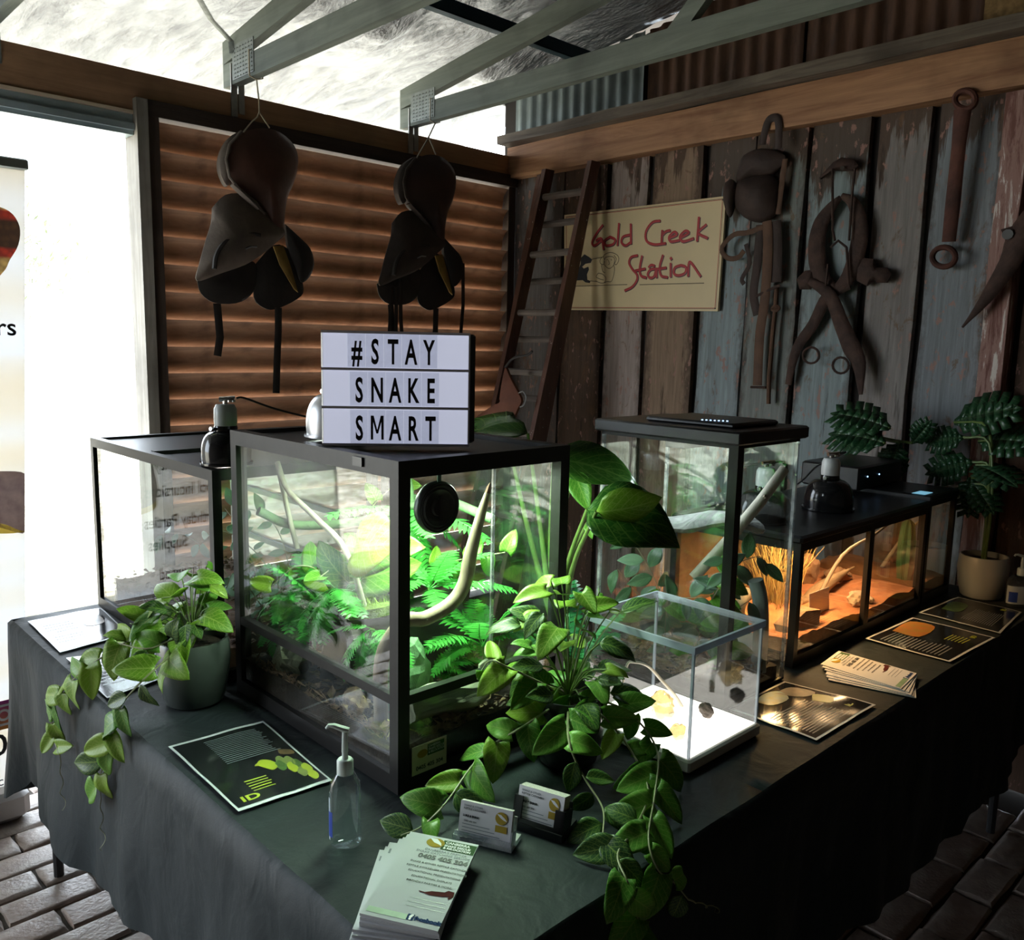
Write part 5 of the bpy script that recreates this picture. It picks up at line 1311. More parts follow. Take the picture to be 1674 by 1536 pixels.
# sticker card on the terrarium
T = thing('contact_card', 'small cream contact card propped on the big terrarium corner glass', 'card', (.93, 1.19, .75))
a, b = Vector((.902, 1.1905, .757)), Vector((.988, 1.1905, .757))
M = Matrix(((1, 0, 0, a.x), (0, 0, -1, a.y), (0, 1, 0, a.z), (0, 0, 0, 1)))
put('card_face', MB(M).box((0, 0, -.0006), (.082, .056, 0)), plain('cream_card', (.66, .60, .42), .5), T, smooth=False)
put('logo_panel', MB(M).poly([(.036, .030, .0002), (.076, .030, .0002), (.076, .052, .0002), (.036, .052, .0002)]), MT['flyer_green'], T, smooth=False)
for s, y in (('CANBERRA', .0455), ('SNAKE RESCUE', .0395), ('& RELOCATION', .0335)): put('logo_text', text_mb(s, .0068, M @ Matrix.Translation((.038, y, .0004)), thick=.0002, sx=.82), MT['flyer_white'], T, smooth=False, fix=False)
P_ = [M @ Vector((.024 + .012 * math.cos(k * PI / 8), .038 + .008 * math.sin(k * PI / 8), .0003)) for k in range(16)]
put('logo_oval', MB().prism(P_, (0, -.0001, 0)), MT['flyer_gold'], T, smooth=False)
put('phone_number', text_mb('0405 405 304', .0115, M @ Matrix.Translation((.041, .008, .0003)), thick=.0002, align='CENTER', bold=.0002), MT['ink'], T, smooth=False, fix=False)

# ================================================================== pump bottles
MT['gel'] = glassy('clear_gel', (.88, .94, .95), .07, haze=.10)
MT['pump'] = plain('milky_plastic', (.62, .70, .66), .35)
MT['label_blue'] = plain('label_blue', (.03, .07, .38), .4)
MT['label_sky'] = plain('label_sky', (.10, .30, .55), .4)
MT['label_pale'] = plain('label_pale', (.55, .62, .68), .4)
def bottle(label, x, y, h, w, d, ang, pump_down, lab):
    T = thing('pump_bottle', label, 'bottle', (x, y, TZ), 'hand-gel bottles')
    M = Matrix.Translation((x, y, TZ - .001)) @ rotz(ang)
    def ring(z, sx, sy, n=20):
        out = []
        for k in range(n):
            a = 2 * PI * k / n; ca, sa = math.cos(a), math.sin(a); e = .7
            out.append((sx * math.copysign(abs(ca) ** e, ca), sy * math.copysign(abs(sa) ** e, sa), z))
        return out
    hb = h * .62
    put('body', MB(M).loft([ring(0, w * .40, d * .40), ring(.004, w * .47, d * .47), ring(.012, w * .5, d * .5), ring(hb * .72, w * .5, d * .5), ring(hb * .85, w * .45, d * .48), ring(hb * .95, w * .32, d * .40), ring(hb, .013, .013)], True, True, True), MT['gel'], T, smooth=50)
    put('collar', MB(M).lathe([(.001, hb - .002), (.0135, hb - .002), (.0135, hb + .02), (.011, hb + .023), (.001, hb + .023)], 20), MT['pump'], T, smooth=40)
    zt = hb + .023
    put('pump_stem', MB(M).lathe([(.0055, zt), (.0048, zt + .01), (.0055, zt + .012), (.0045, h - .008)], 12), MT['pump'], T, smooth=40)
    sx = -1
    put('nozzle', MB(M).tube([(.007, 0, h - .006), (0, 0, h - .005), (-.018, 0, h + .001), (-.026, 0, h + .001), (-.03, 0, h - .004)], [.005, .0062, .005, .004, .003], 8, flat=.8), MT['pump'], T)
    put('label_panel', MB(M).loft([[(p[0] * 1.01, p[1] * 1.01, z) for p in ring(0, w * .5, d * .5)[lab[0]:lab[1]]] for z in (.014, hb * .68)], False), MT['label_pale'], T, smooth=50, fix=False)
    put('label_mark', MB(M).loft([[(p[0] * 1.02, p[1] * 1.02, z) for p in ring(0, w * .5, d * .5)[lab[0] + 1:lab[0] + 5]] for z in (.02, hb * .5)], False), MT['label_blue'] if h < .21 else MT['label_sky'], T, smooth=50, fix=False)
    return T
bottle('clear pump bottle of gel beside the curled-snake fact sheet', .718, 1.127, .205, .052, .036, math.radians(-44), 0, (9, 13))
bottle('hazy pump bottle beside the white pot at the wall', 3.112, .815, .175, .085, .045, math.radians(-42), 0, (10, 20))
# ================================================================== plants
def leaf_mesh(name, kind, fold, droop, curl, mat, seed, wid=None):
    """blade of unit length along +Y, face up +Z, a thin closed solid"""
    random.seed(seed)
    nu, nv = 6, 9
    W = {'heart': .40, 'ovate': .30, 'gum': .24, 'round': .46, 'big': .34, 'lance': .13}[kind] if wid is None else wid
    def half(t):
        if kind == 'heart': return W * 1.62 * (t + .10) ** .42 * max(0, 1 - t) ** .78
        if kind == 'round': return W * math.sqrt(max(0, math.sin(PI * min(.999, t * .94 + .05))))
        if kind == 'gum': return W * math.sin(PI * t ** .8) ** .9
        if kind == 'lance': return W * math.sin(PI * t ** .7)
        return W * math.sin(PI * t ** .72) ** .85
    ph = random.uniform(0, 6)
    def surf(u, t, dz):
        s = u * 2 - 1; h = max(half(t), .004)
        y = t - (.13 * (abs(s) ** 1.5) * (1 - t) if kind == 'heart' else 0) * 1.0
        ang = -droop * t; 
        yy = math.sin(max(1e-6, abs(ang))) / max(1e-6, abs(ang)) * y; zz = -droop * y * y * .5
        z = zz + abs(s) * h * fold + curl * math.sin(t * 7 + ph) * s * s * h
        return (s * h, yy, z + dz)
    mb = MB()
    mb.grid(lambda u, t: surf(u, t, 0), nu, nv, uv=True)
    me = mb.mesh(name, smooth=True); me.materials.append(mat)
    return me
def with_skin(me, th):
    """give the blade its thickness"""
    bm = bmesh.new(); bm.from_mesh(me)
    bmesh.ops.solidify(bm, geom=bm.faces[:], thickness=th)
    bm.to_mesh(me); bm.free()
    me.polygons.foreach_set('use_smooth', [True] * len(me.polygons)); return me
MT['leaf_lime'] = leafmat('leaf_lime', (.13, .30, .02), (.30, .50, .04), (.50, .62, .16), .6)
MT['leaf_mid'] = leafmat('leaf_mid', (.07, .24, .025), (.16, .40, .045), (.36, .54, .12), .6)
MT['leaf_dark'] = leafmat('leaf_dark', (.02, .07, .018), (.045, .13, .03), (.28, .42, .09), .85)
MT['leaf_gum'] = leafmat('leaf_gum', (.16, .27, .20), (.24, .36, .27), (.36, .45, .35), .4, side=5)
MT['leaf_gum_green'] = leafmat('leaf_gum_green', (.07, .16, .07), (.15, .25, .17), (.30, .40, .25), .4, side=5)
MT['leaf_big'] = leafmat('leaf_big', (.022, .085, .014), (.05, .15, .02), (.18, .30, .06), .5, rough=.25, side=6)
MT['leaf_lamplit'] = leafmat('leaf_lamplit', (.30, .40, .05), (.42, .48, .07), (.5, .55, .2), .4, side=6, trans=.4)  # strong lamp light put into the blade colour as yellow
MT['leaf_fern'] = leafmat('leaf_fern', (.03, .28, .035), (.07, .42, .06), (.2, .5, .15), .4, rough=.35, trans=.35)
MT['leaf_fern_teal'] = leafmat('leaf_fern_teal', (.02, .17, .06), (.05, .28, .09), (.12, .36, .16), .5, rough=.3)
MT['leaf_monstera'] = leafmat('leaf_monstera', (.010, .05, .018), (.02, .085, .028), (.09, .18, .08), .6, rough=.3, side=5)
MT['stem_green'] = plain('stem_green', (.16, .24, .06), .5, 0, .3, 20)
MT['stem_pale'] = plain('stem_pale', (.36, .38, .20), .55, 0, .3, 20)
MT['twig'] = plain('twig', (.30, .24, .17), .8, 0, .4, 20)
LEAF = {}
for key, kind, mat in (('lime', 'heart', 'leaf_lime'), ('mid', 'heart', 'leaf_mid'), ('dark', 'ovate', 'leaf_dark'), ('gum', 'gum', 'leaf_gum'), ('gumg', 'gum', 'leaf_gum_green')):
    LEAF[key] = [with_skin(leaf_mesh('leaf', kind, f, d, c, MT[mat], 5 + i), .006) for i, (f, d, c) in enumerate(((.22, .35, .10), (.12, .7, .16), (.35, .15, .08), (.18, 1.0, .2)))]
CAMDIR = Vector((-.62, -.66, .45))
def orient(base, d, face, L):
    """leaf matrix: grows along d, its face towards `face`"""
    d = Vector(d).normalized(); f = Vector(face); f = f - d * f.dot(d)
    if f.length < 1e-3: f = d.orthogonal()
    f.normalize(); x = d.cross(f).normalized()
    return Matrix(((x.x * L, d.x * L, f.x * L, base[0]), (x.y * L, d.y * L, f.y * L, base[1]), (x.z * L, d.z * L, f.z * L, base[2]), (0, 0, 0, 1)))
def rv(s): return Vector((random.uniform(-s, s), random.uniform(-s, s), random.uniform(-s, s)))
HARD, SOFT = [], []
def _shape(me, M):
    V = [M @ v.co for v in me.vertices]
    lo = [min(p[i] for p in V) for i in range(3)]; hi = [max(p[i] for p in V) for i in range(3)]
    return V, lo, hi
def _top(o):
    while o.parent: o = o.parent
    return o
def solid(o, shelf=HARD):
    """remember a built mesh so that leaves placed later keep clear of it"""
    bpy.context.view_layer.update()
    V, lo, hi = _shape(o.data, o.matrix_world)
    shelf.append((BVHTree.FromPolygons(V, [tuple(p.vertices) for p in o.data.polygons]), lo, hi, _top(o).name))
def solids():
    """take in every mesh on and round the tables that is not taken in yet"""
    bpy.context.view_layer.update()
    have = solids.have
    for o in bpy.data.objects:
        if o.type != 'MESH' or o.name in have or o.get('kind') == 'stuff' or _top(o).get('kind') == 'structure': continue
        if o.name.split('.')[0] in ('leaf', 'frond', 'stem', 'stalk', 'tendril', 'leaf_stalk', 'screen_lid'): continue
        have.add(o.name); V, lo, hi = _shape(o.data, o.matrix_world)
        HARD.append((BVHTree.FromPolygons(V, [tuple(p.vertices) for p in o.data.polygons]), lo, hi, _top(o).name))
solids.have = set()
def clashes(me, M, T, box=None):
    V, lo, hi = _shape(me, M)
    hard = soft = 0; tree = None
    if box:
        hard += sum(1 for i in range(3) if lo[i] < box[0][i] or hi[i] > box[1][i]) * 40
    for k, shelf in enumerate((HARD, SOFT)):
        for bv, a, b, nm in shelf:
            if (nm == T.name and k) or any(lo[i] > b[i] or hi[i] < a[i] for i in range(3)): continue
            if tree is None: tree = BVHTree.FromPolygons(V, [tuple(p.vertices) for p in me.polygons])
            n = len(tree.overlap(bv))
            if k: soft += n
            else: hard += n
    return hard, soft, (tree, V, lo, hi)
def place(name, me, T, cands, box=None):
    """put the first candidate that clears everything, else the one that clears most; nothing that cuts glass, pot or table"""
    best = None
    for M in cands:
        h, f, sh = clashes(me, M, T, box); sc = h * 50 + f
        if best is None or sc < best[0]: best = (sc, M, sh, h)
        if sc == 0: break
    sc, M, (tree, V, lo, hi), h = best
    if tree is None: tree = BVHTree.FromPolygons(V, [tuple(p.vertices) for p in me.polygons])
    SOFT.append((tree, lo, hi, T.name))
    return inst(name, me, T, M)
def leaf_tries(base, d, face, L, n=26):
    d = Vector(d).normalized(); base = Vector(base)
    yield orient(base, d, face, L)
    for k in range(n):
        j = .12 + .95 * k / n
        yield orient(base, d + rv(j), Vector(face) + rv(.25 + j * .5), L * (1 - .42 * k / n))
def off_table(p):
    """keep a trailing stem on the cloth or outside its skirt"""
    p = Vector(p)
    if p.z > TZ + .006: return p
    m = .020 + .085 * min(1, max(0, (TZ - p.z) / .5))
    inside = (CX0 - m < p.x < CX1 and CY0 - m < p.y < CY2) or (CX1 <= p.x < CX2 and CY0 - m < p.y < CY1)
    if not inside: return p
    if p.z > TZ - .035 and p.x > CX0 and p.y > CY0: p.z = TZ + .006
    elif p.x - CX0 < p.y - CY0: p.x = CX0 - m
    else: p.y = CY0 - m
    return p
def vine(T, pts, kinds, step=.032, size=(.05, .075), petiole=.003, r=.0022, down=.5, floor_z=None, face=CAMDIR, box=None, stem='stem_pale', tip_curl=False, limit=None):
    P = [off_table(p) for p in smoothpath(pts, 6)]
    n = 5
    st = put('stem', MB().tube(P, [r * (1.15 - .6 * i / len(P)) for i in range(len(P))], n), MT[stem], T)
    acc, side, k = 0, 1, 0
    for a, b in zip(P, P[1:]):
        acc += (b - a).length
        if acc < step: continue
        acc = 0; side = -side; t = (b - a).normalized()
        s = t.cross(Vector(face)).normalized() * side
        d = (s * random.uniform(.6, 1.0) + t * random.uniform(.2, .7) + Vector((0, 0, -down)) + rv(.3)).normalized()
        base = b + d * petiole
        L = random.uniform(*size)
        tip = base + d * L
        if floor_z is not None:
            if tip.z < floor_z: tip.z = floor_z + random.uniform(.002, .02)
            if base.z < floor_z: base.z = floor_z + .004
            d = (tip - base).normalized()
        if box:
            lo, hi = box
            for i in range(3): tip[i] = min(max(tip[i], lo[i]), hi[i]); base[i] = min(max(base[i], lo[i]), hi[i])
            if (tip - base).length < .01: continue
            d = (tip - base).normalized(); L = min(L, (tip - base).length * 1.1)
        key = random.choice(kinds)
        place('leaf', random.choice(LEAF[key]), T, leaf_tries(base, d, Vector(face) + rv(.45), L), box)
        k += 1
        if limit and k >= limit: break
    return st
def tendril(T, p, n=14, r=.0012, amp=.008, dz=-.011, drift=(0, 0, 0)):
    P = [Vector(p) + Vector((amp * math.sin(i * 1.25) * (i / n), amp * math.cos(i * 1.25) * (i / n), dz * i)) + Vector(drift) * i for i in range(n)]
    put('tendril', MB().tube(smoothpath(P, 3), [r * (1.2 - .8 * i / (3 * n)) for i in range(3 * (n - 1) + 1)], 4), MT['stem_pale'], T)
def sprout(T, c, n, kinds, lean, size, box=None, spread=.09, hgt=(.05, .14)):
    bx_ = (box[0], [v + .004 for v in box[1]]) if box else None
    """upright leaves on short stalks growing out of c"""
    for k in range(n):
        a = 2 * PI * k / n + random.uniform(-.3, .3)
        q = random.uniform(.3, 1)
        top = Vector(c) + Vector((math.cos(a) * spread * q, math.sin(a) * spread * q, random.uniform(*hgt))) + Vector(lean)
        if box:
            for i in range(3): top[i] = min(max(top[i], box[0][i]), box[1][i])
        mid = Vector(c) * .45 + top * .55 + Vector((0, 0, .02))
        put('stalk', MB().tube(smoothpath([c, mid, top], 3), .0016, 4), MT['stem_green'], T)
        d = Vector((math.cos(a), math.sin(a), random.uniform(-.6, .5))) + rv(.2)
        L = random.uniform(*size)
        if box:
            tip = top + d.normalized() * L
            for i in range(3): tip[i] = min(max(tip[i], box[0][i]), box[1][i])
            d = tip - top; L = max(.02, d.length)
        place('leaf', random.choice(LEAF[random.choice(kinds)]), T, leaf_tries(top, d, CAMDIR * .6 + Vector((0, 0, .8)) + rv(.3), L), bx_)
def pot(T, c, r, h, mat, soil=True, rim=.8):
    x, y = c; z = TZ - .001
    prof = [(.001, z), (r * .72, z), (r * .80, z + .006), (r * .93, z + h * .35), (r, z + h * .7), (r * .97, z + h * .93), (r * .93, z + h), (r * .87, z + h), (r * .90, z + h * .92), (r * .9, z + h * .85)]
    put('pot', MB().lathe(prof, 32, (x, y, 0)), mat, T, smooth=50)
    put('soil', MB().lathe([(r * .9, z + h * .86), (r * .5, z + h * .88), (.001, z + h * .89)], 24, (x, y, 0)), MT['soil_dark'], T)
MT['pot_grey'] = plain('grey_glaze', (.10, .115, .11), .22, 0, .25, 6)
MT['pot_dark'] = plain('dark_glaze', (.035, .04, .04), .2)
MT['pot_white'] = plain('white_glaze', (.62, .62, .60), .3)

# ---- trailing pot plant at the doorway side
solids()
random.seed(11)
pc = (.775, 1.845); TP = thing('trailing_plant', 'lime-green trailing plant in a grey glazed pot by the fact sheets', 'pot plant', (*pc, TZ), 'trailing pot plants')
pot(TP, pc, .082, .15, MT['pot_grey']); solids()
top = Vector((*pc, TZ + .14))
BX = ((.50, 1.55, TZ + .10), (.842, 2.3, 1.10))
sprout(TP, top, 22, ('lime', 'lime', 'mid'), (-.012, .015, .01), (.06, .095), BX, .085, (.02, .17))
sprout(TP, top, 9, ('dark', 'mid'), (-.01, 0, 0), (.055, .08), BX, .06, (.03, .09))
sprout(TP, top, 8, ('lime',), (-.05, .10, -.01), (.05, .07), BX, .06, (.0, .09))
v1 = [top, atx(270, 1030, .74), atx(215, 1045, .68), atx(165, 1075, .62), atx(120, 1110, .58), atx(90, 1150, .57), atx(85, 1195, .57), atx(98, 1232, .57)]
v2 = [top, atx(275, 1075, .68), atx(235, 1110, .62), atx(200, 1150, .585), atx(185, 1190, .58), atx(172, 1235, .58), atx(164, 1290, .58)]
v3 = [top, atx(285, 1045, .70), atx(240, 1060, .64), atx(190, 1050, .61)]
for i, v in enumerate((v1, v2, v3)): vine(TP, v, ('lime', 'lime', 'mid', 'dark') if i else ('lime', 'lime', 'lime', 'mid'), .027 if i != 1 else .032, (.055, .09), face=(-.8, -.5, .3), down=.35)
tendril(TP, v1[-1]); tendril(TP, v2[-1], 16, dz=-.010)

# ---- trailing pot plant in the middle
random.seed(23)
pc = (1.213, 1.088); TM = thing('trailing_plant', 'mixed green trailing plant in a dark pot between terrarium and display box', 'pot plant', (*pc, TZ), 'trailing pot plants')
pot(TM, pc, .075, .14, MT['pot_dark']); solids()
top = Vector((*pc, TZ + .13))
BM_ = ((1.0, .95, TZ + .08), (1.335, 1.186, 1.12))
sprout(TM, top, 22, ('mid', 'lime', 'dark'), (0, -.01, 0), (.06, .095), BM_, .11, (.03, .21))
sprout(TM, top, 12, ('dark', 'dark', 'mid'), (-.01, -.03, -.02), (.06, .085), BM_, .085, (.0, .09))
sprout(TM, top + Vector((0, 0, .05)), 8, ('lime',), (0, .01, .05), (.05, .075), BM_, .06, (.05, .17))
fz = TZ + .006
v1 = [top, atz(985, 1170, .86), atz(1030, 1225, .80), atz(1060, 1290, .77), atz(1040, 1350, .765), atz(1010, 1395, .755), aty(1025, 1440, .74), aty(1040, 1490, .725), aty(1048, 1530, .725)]
v2 = [top, atz(1000, 1150, .86), atz(1045, 1180, .83), atz(1075, 1230, .80), atz(1070, 1300, .775), atz(1060, 1370, .765), aty(1075, 1420, .735), aty(1100, 1440, .725), aty(1125, 1470, .72)]
v3 = [top, atz(850, 1190, .85), atz(800, 1220, .81), atz(765, 1260, .78), atz(730, 1310, .765), atz(690, 1350, .755), atz(655, 1365, .75)]
v4 = [top, atz(930, 1210, .85), atz(955, 1270, .79), atz(985, 1320, .765), atz(985, 1370, .76)]
v5 = [top, atz(830, 1090, .95), atz(800, 1080, .96), atz(780, 1110, .92)]
v5 = [Vector((min(p.x, 1.33), min(p.y, 1.17), p.z)) for p in v5]
for i, v in enumerate((v1, v2, v3, v4, v5)):
    vine(TM, v, (('mid', 'mid', 'dark', 'lime'), ('mid', 'dark', 'mid'), ('mid', 'lime', 'mid', 'dark'), ('dark', 'mid'), ('lime', 'mid'))[i], .03, (.05, .085), face=(-.5, -.6, .7), down=.25, floor_z=None if i in (0, 1) else fz)
tendril(TM, v2[-1], 16, amp=.010, dz=-.004, drift=(.006, -.0005, 0)); tendril(TM, v1[-1], 9, dz=-.007)

# ---- ferns
def frond_mesh(seed, n=17, wid=.23, droop=.9, mat='leaf_fern'):
    """fern frond of unit length along +Y: midrib and paired leaflets"""
    random.seed(seed); mb = MB()
    def spine(t):
        a = droop * t; return Vector((.04 * math.sin(t * 3 + seed), math.sin(a) / droop, (math.cos(a) - 1) / droop))
    mb.tube([spine(k / 12) for k in range(13)], [.009 - .007 * k / 12 for k in range(13)], 4)
    for k in range(1, n):
        t = .1 + .9 * k / n; p = spine(t); d = (spine(min(1, t + .02)) - spine(t - .02)).normalized()
        L = wid * (math.sin(PI * (t * .86 + .10)) ** .7) * random.uniform(.88, 1.08)
        for s in (-1, 1):
            x = Vector((s, 0, 0)); dr = (x * .93 + d * .35 + Vector((0, 0, -.18 + random.uniform(-.12, .12)))).normalized(); w = d * (.58 / n)
            a0, a1, a2 = p, p + dr * L * .5, p + dr * L
            up_ = Vector((0, 0, .006))
            I = [mb.pt(a0 - w * .5), mb.pt(a0 + w * .6), mb.pt(a1 + w * .8 + up_), mb.pt(a2), mb.pt(a1 - w * .7 + up_)]
            mb.face((I[0], I[1], I[2], I[4]), [(.4, .1), (.6, .1), (.9, .5), (.1, .5)]); mb.face((I[4], I[2], I[3]), [(.1, .5), (.9, .5), (.5, 1)])
    me = mb.mesh('frond'); me.materials.append(MT[mat]); return me
FR = [frond_mesh(1, 16), frond_mesh(2, 17, .21, 1.3), frond_mesh(3, 14, .25, .6)]
FRT = [frond_mesh(4, 17, .2, .6, 'leaf_fern_teal'), frond_mesh(5, 18, .22, 1.0, 'leaf_fern_teal')]
def fern(label, c, n, L, tilt, seed, lib=FR, az=(0, 2 * PI), box=None, group=None, root=None):
    random.seed(seed)
    T = thing('fern', label, 'fern', c, group)
    for k in range(n):
        me_ = random.choice(lib)
        def cand():
            for q in range(34):
                a = az[0] + (az[1] - az[0]) * (k + random.uniform(-.9, .9) * (1 + q * .12)) / n; e = random.uniform(tilt[0] - .012 * q, tilt[1] + .006 * q)
                d = Vector((math.cos(a) * math.cos(e), math.sin(a) * math.cos(e), math.sin(e)))
                f = Vector((-math.cos(a) * math.sin(e), -math.sin(a) * math.sin(e), math.cos(e)))
                yield orient(c, d, f, random.uniform(*L) * (1 - .45 * q / 34))
        place('frond', me_, T, cand(), box)
    if root: put('stem', MB().tube(smoothpath([root, (Vector(root) + Vector(c)) / 2 + Vector((.004, -.003, 0)), c], 4), .0045, 6), MT['stem_green'], T)
    return T
TB = ((.886, 1.2075, .775), (1.298, 1.8205, 1.312))
# ---- plants and wood in the fern terrarium
def single_leaf(T, base, tip, face, me): return inst('leaf', me, T, orient(base, Vector(tip) - Vector(base), face, (Vector(tip) - Vector(base)).length))
BIG = [with_skin(leaf_mesh('leaf', 'round', .15, .5, .08, MT['leaf_lamplit'], 3), .005), with_skin(leaf_mesh('leaf', 'heart', .2, .6, .1, MT['leaf_mid'], 4), .006)]
MT['branch'] = woodmat('smooth_branch', (.42, .34, .24), (.24, .18, .12), 2, .7)
MT['branch_pale'] = woodmat('bleached_branch', (.55, .50, .42), (.30, .26, .22), 2, .75)
MT['drift'] = woodmat('driftwood', (.36, .38, .28), (.13, .14, .09), 0, .85, 2.5, .8)
q = [aty(*p, 1.25) for p in ((797, 806), (789, 840), (775, 900), (766, 955), (745, 990), (705, 1015), (672, 1022))]
for k, p in enumerate(q): p.y += .004 * k
q += [Vector((.912, 1.30, .95)), Vector((.918, 1.31, .80))]
T = thing('crooked_branch', 'smooth crooked branch curving up behind the terrarium door glass', 'branch', q[-1])
put('limb', MB().tube(smoothpath(q, 5), [.006 + .0085 * min(1, i / 12) for i in range(41)], 10), MT['branch'], T, smooth=60)
put('bud', MB().tube([q[0], q[0] + Vector((.004, 0, .012)), q[0] + Vector((.008, 0, .022))], [.006, .005, .001], 6), MT['rust_red'], T)
q = [atx(*p, .97) for p in ((440, 752), (470, 800), (515, 845), (565, 900))] + [Vector((.985, 1.455, .978))]
for p in q: p.y = min(p.y, 1.800)
T = thing('pale_branch', 'pale thin branch slanting across the fern terrarium door side', 'branch', q[-1])
put('limb', MB().tube(smoothpath(q, 5), .0065, 8), MT['branch_pale'], T, smooth=60)
put('limb', MB().tube(smoothpath([q[0], q[0] + Vector((.01, -.03, -.12)), q[0] + Vector((.02, -.05, -.2))], 4), .006, 8), MT['branch_pale'], T, smooth=60)
T = thing('jungle_vine', 'thick twisted green vine across the upper fern terrarium', 'vine', (1.2, 1.6, 1.1))
mg = plain('mossy_vine', (.16, .27, .13), .8, 0, .4, 30, .4)
put('upright', MB().tube(smoothpath([(1.20, 1.62, 1.315), (1.205, 1.62, 1.24), (1.20, 1.60, 1.17), (1.215, 1.62, 1.0), (1.21, 1.62, .805)], 5), .014, 10), mg, T, smooth=60)
put('cross_vine', MB().tube(smoothpath([(1.285, 1.40, 1.16), (1.24, 1.52, 1.19), (1.2, 1.6, 1.17), (1.12, 1.68, 1.13), (1.0, 1.78, 1.12), (.92, 1.80, 1.16)], 5), .011, 10), mg, T, smooth=60)
put('knot', MB().tube([(1.20 + .022 * math.cos(a * .9), 1.60 + .022 * math.sin(a * .9), 1.15 + .005 * a) for a in range(12)], .009, 8), mg, T, smooth=60)
T = thing('mossy_log', 'grooved grey-green log lying behind the terrarium door', 'log', (1.0, 1.24, .82))
random.seed(4); rings = []
for k in range(15):
    x = .938 + .19 * k / 14; r = .032 * (1 - .25 * abs(k / 7 - 1) ** 2)
    rings.append([(x, 1.252 + (r + .006 * noise.noise((a * 1.3, k * .25, 1)) + .005 * math.sin(a * 4)) * math.cos(2 * PI * a / 14), .852 + .008 * math.sin(k * .4) + (r + .007 * noise.noise((a * 1.3, k * .25, 3))) * math.sin(2 * PI * a / 14)) for a in range(14)])
put('trunk', MB().loft(rings, True, True, True), MT['drift'], T, smooth=40)
MT['green_rock'] = plain('mossy_rock', (.16, .34, .15), .8, 0, .5, 18, .5)
lump('mossy_rock', 'bright mossy green rock with a hollow behind the log', 'rock', (.99, 1.335, .803), (.060, .036, .080), MT['green_rock'], 33, .3)
T = thing('cork_hide', 'black half-round hide at the back of the fern terrarium', 'hide', (1.12, 1.45, .82))
put('shell', MB().loft([[(.94 + .30 * k / 8, 1.49 + r_ * math.cos(PI * a / 12), .80 + (r_ + .10) * math.sin(PI * a / 12) * (1 + .03 * noise.noise((k, a * .3, 0)))) for r_, a in [(.085, a_) for a_ in range(13)] + [(.079, 12 - a_) for a_ in range(13)]] for k in range(9)], True, True, True), MT['leather_dark'], T, smooth=60)
T = thing('moss_ledge', 'yellow-green moss shelf above the black hide', 'moss', (1.0, 1.48, .982))
put('shelf', MB().prism(smoothpath([(.94, 1.455, .982), (1.0, 1.43, .982), (1.07, 1.45, .982), (1.06, 1.52, .982), (.96, 1.53, .982), (.94, 1.455, .982)], 4)[:-1], (0, 0, .02)), plain('moss', (.24, .32, .07), .95, 0, .5, 60, .8), T)
mb = MB(); random.seed(3)
for _ in range(160):
    p = Vector((random.uniform(.955, 1.05), random.uniform(1.455, 1.515), 1.001)); mb.poly([p, p + Vector((random.uniform(-.01, .01), random.uniform(-.01, .01), .018)), p + Vector((.004, .002, 0))])
put('tufts', mb, plain('moss_tuft', (.30, .42, .08), .9), T, smooth=False, fix=False, kind='stuff')
lump('bark_chunk', 'pale curled bark chunk by the terrarium door rail', 'bark', (1.168, 1.275, .803), (.03, .016, .045), MT['branch_pale'], 44, .5)
lump('bark_chunk', 'dark knotted stump inside the low corner of the fern terrarium', 'bark', (.925, 1.665, .80), (.03, .05, .05), MT['drift'], 47, .5)
lump('bark_chunk', 'brown wood lump behind the low door glass', 'bark', (.915, 1.39, .795), (.022, .04, .03), MT['litter'], 48, .5)
random.seed(9); T = thing('dry_moss', 'yellow dry moss tuft in the near corner of the fern terrarium', 'moss', (.91, 1.24, .80)); mb = MB()
for _ in range(90):
    p = Vector((.915 + random.gauss(0, .012), 1.25 + abs(random.gauss(0, .035)), .80)); q = p + Vector((random.uniform(-.018, .02), random.uniform(-.03, .03), random.uniform(.0, .03))); q.x = max(q.x, .887); q.y = max(q.y, 1.21); p.x = max(p.x, .887); p.y = max(p.y, 1.21)
    mb.tube([p, (p + q) / 2 + Vector((0, 0, .012)), q], .0013, 3)
put('strands', mb, plain('dry_moss', (.34, .28, .08), .9), T, fix=False, kind='stuff')
solids()
T = thing('philodendron', 'round gold-lit leaves under the lamp in the big terrarium', 'plant', (1.02, 1.49, .98))
for base, tip, face, me in (((.985, 1.50, 1.12), (.95, 1.36, 1.17), (-1, -.3, .6), BIG[0]), ((.99, 1.48, 1.10), (1.0, 1.34, 1.18), (-.6, -.8, .4), BIG[1]), ((1.0, 1.5, 1.05), (1.10, 1.40, 1.06), (-.5, -.8, .5), BIG[1]), ((.98, 1.52, 1.04), (.93, 1.60, 1.12), (-1, 0, .4), BIG[1])):
    place('leaf', me, T, leaf_tries(base, Vector(tip) - Vector(base), face, (Vector(tip) - Vector(base)).length), TB); put('stalk', MB().tube(smoothpath([(1.08, 1.49, .978), (1.04, 1.5, 1.03), base], 4), .003, 6), MT['stem_green'], T)
fern('bright fern clump in the middle of the big terrarium', (1.03, 1.67, .90), 16, (.16, .27), (.0, 1.2), 1, box=TB, root=(1.03, 1.67, .805))
fern('fern spilling down the door glass of the big terrarium', (.955, 1.395, .975), 14, (.12, .21), (-1.1, .6), 2, box=TB, az=(PI * .45, PI * 1.75), root=(.965, 1.42, .90))
fern('fern hanging from the twisted vine in the big terrarium', (1.185, 1.575, 1.165), 14, (.14, .23), (-1.1, .5), 3, box=TB)
fern('fern behind the mossy log in the big terrarium', (1.20, 1.33, .90), 14, (.14, .22), (.1, 1.2), 4, box=TB, root=(1.20, 1.33, .805))
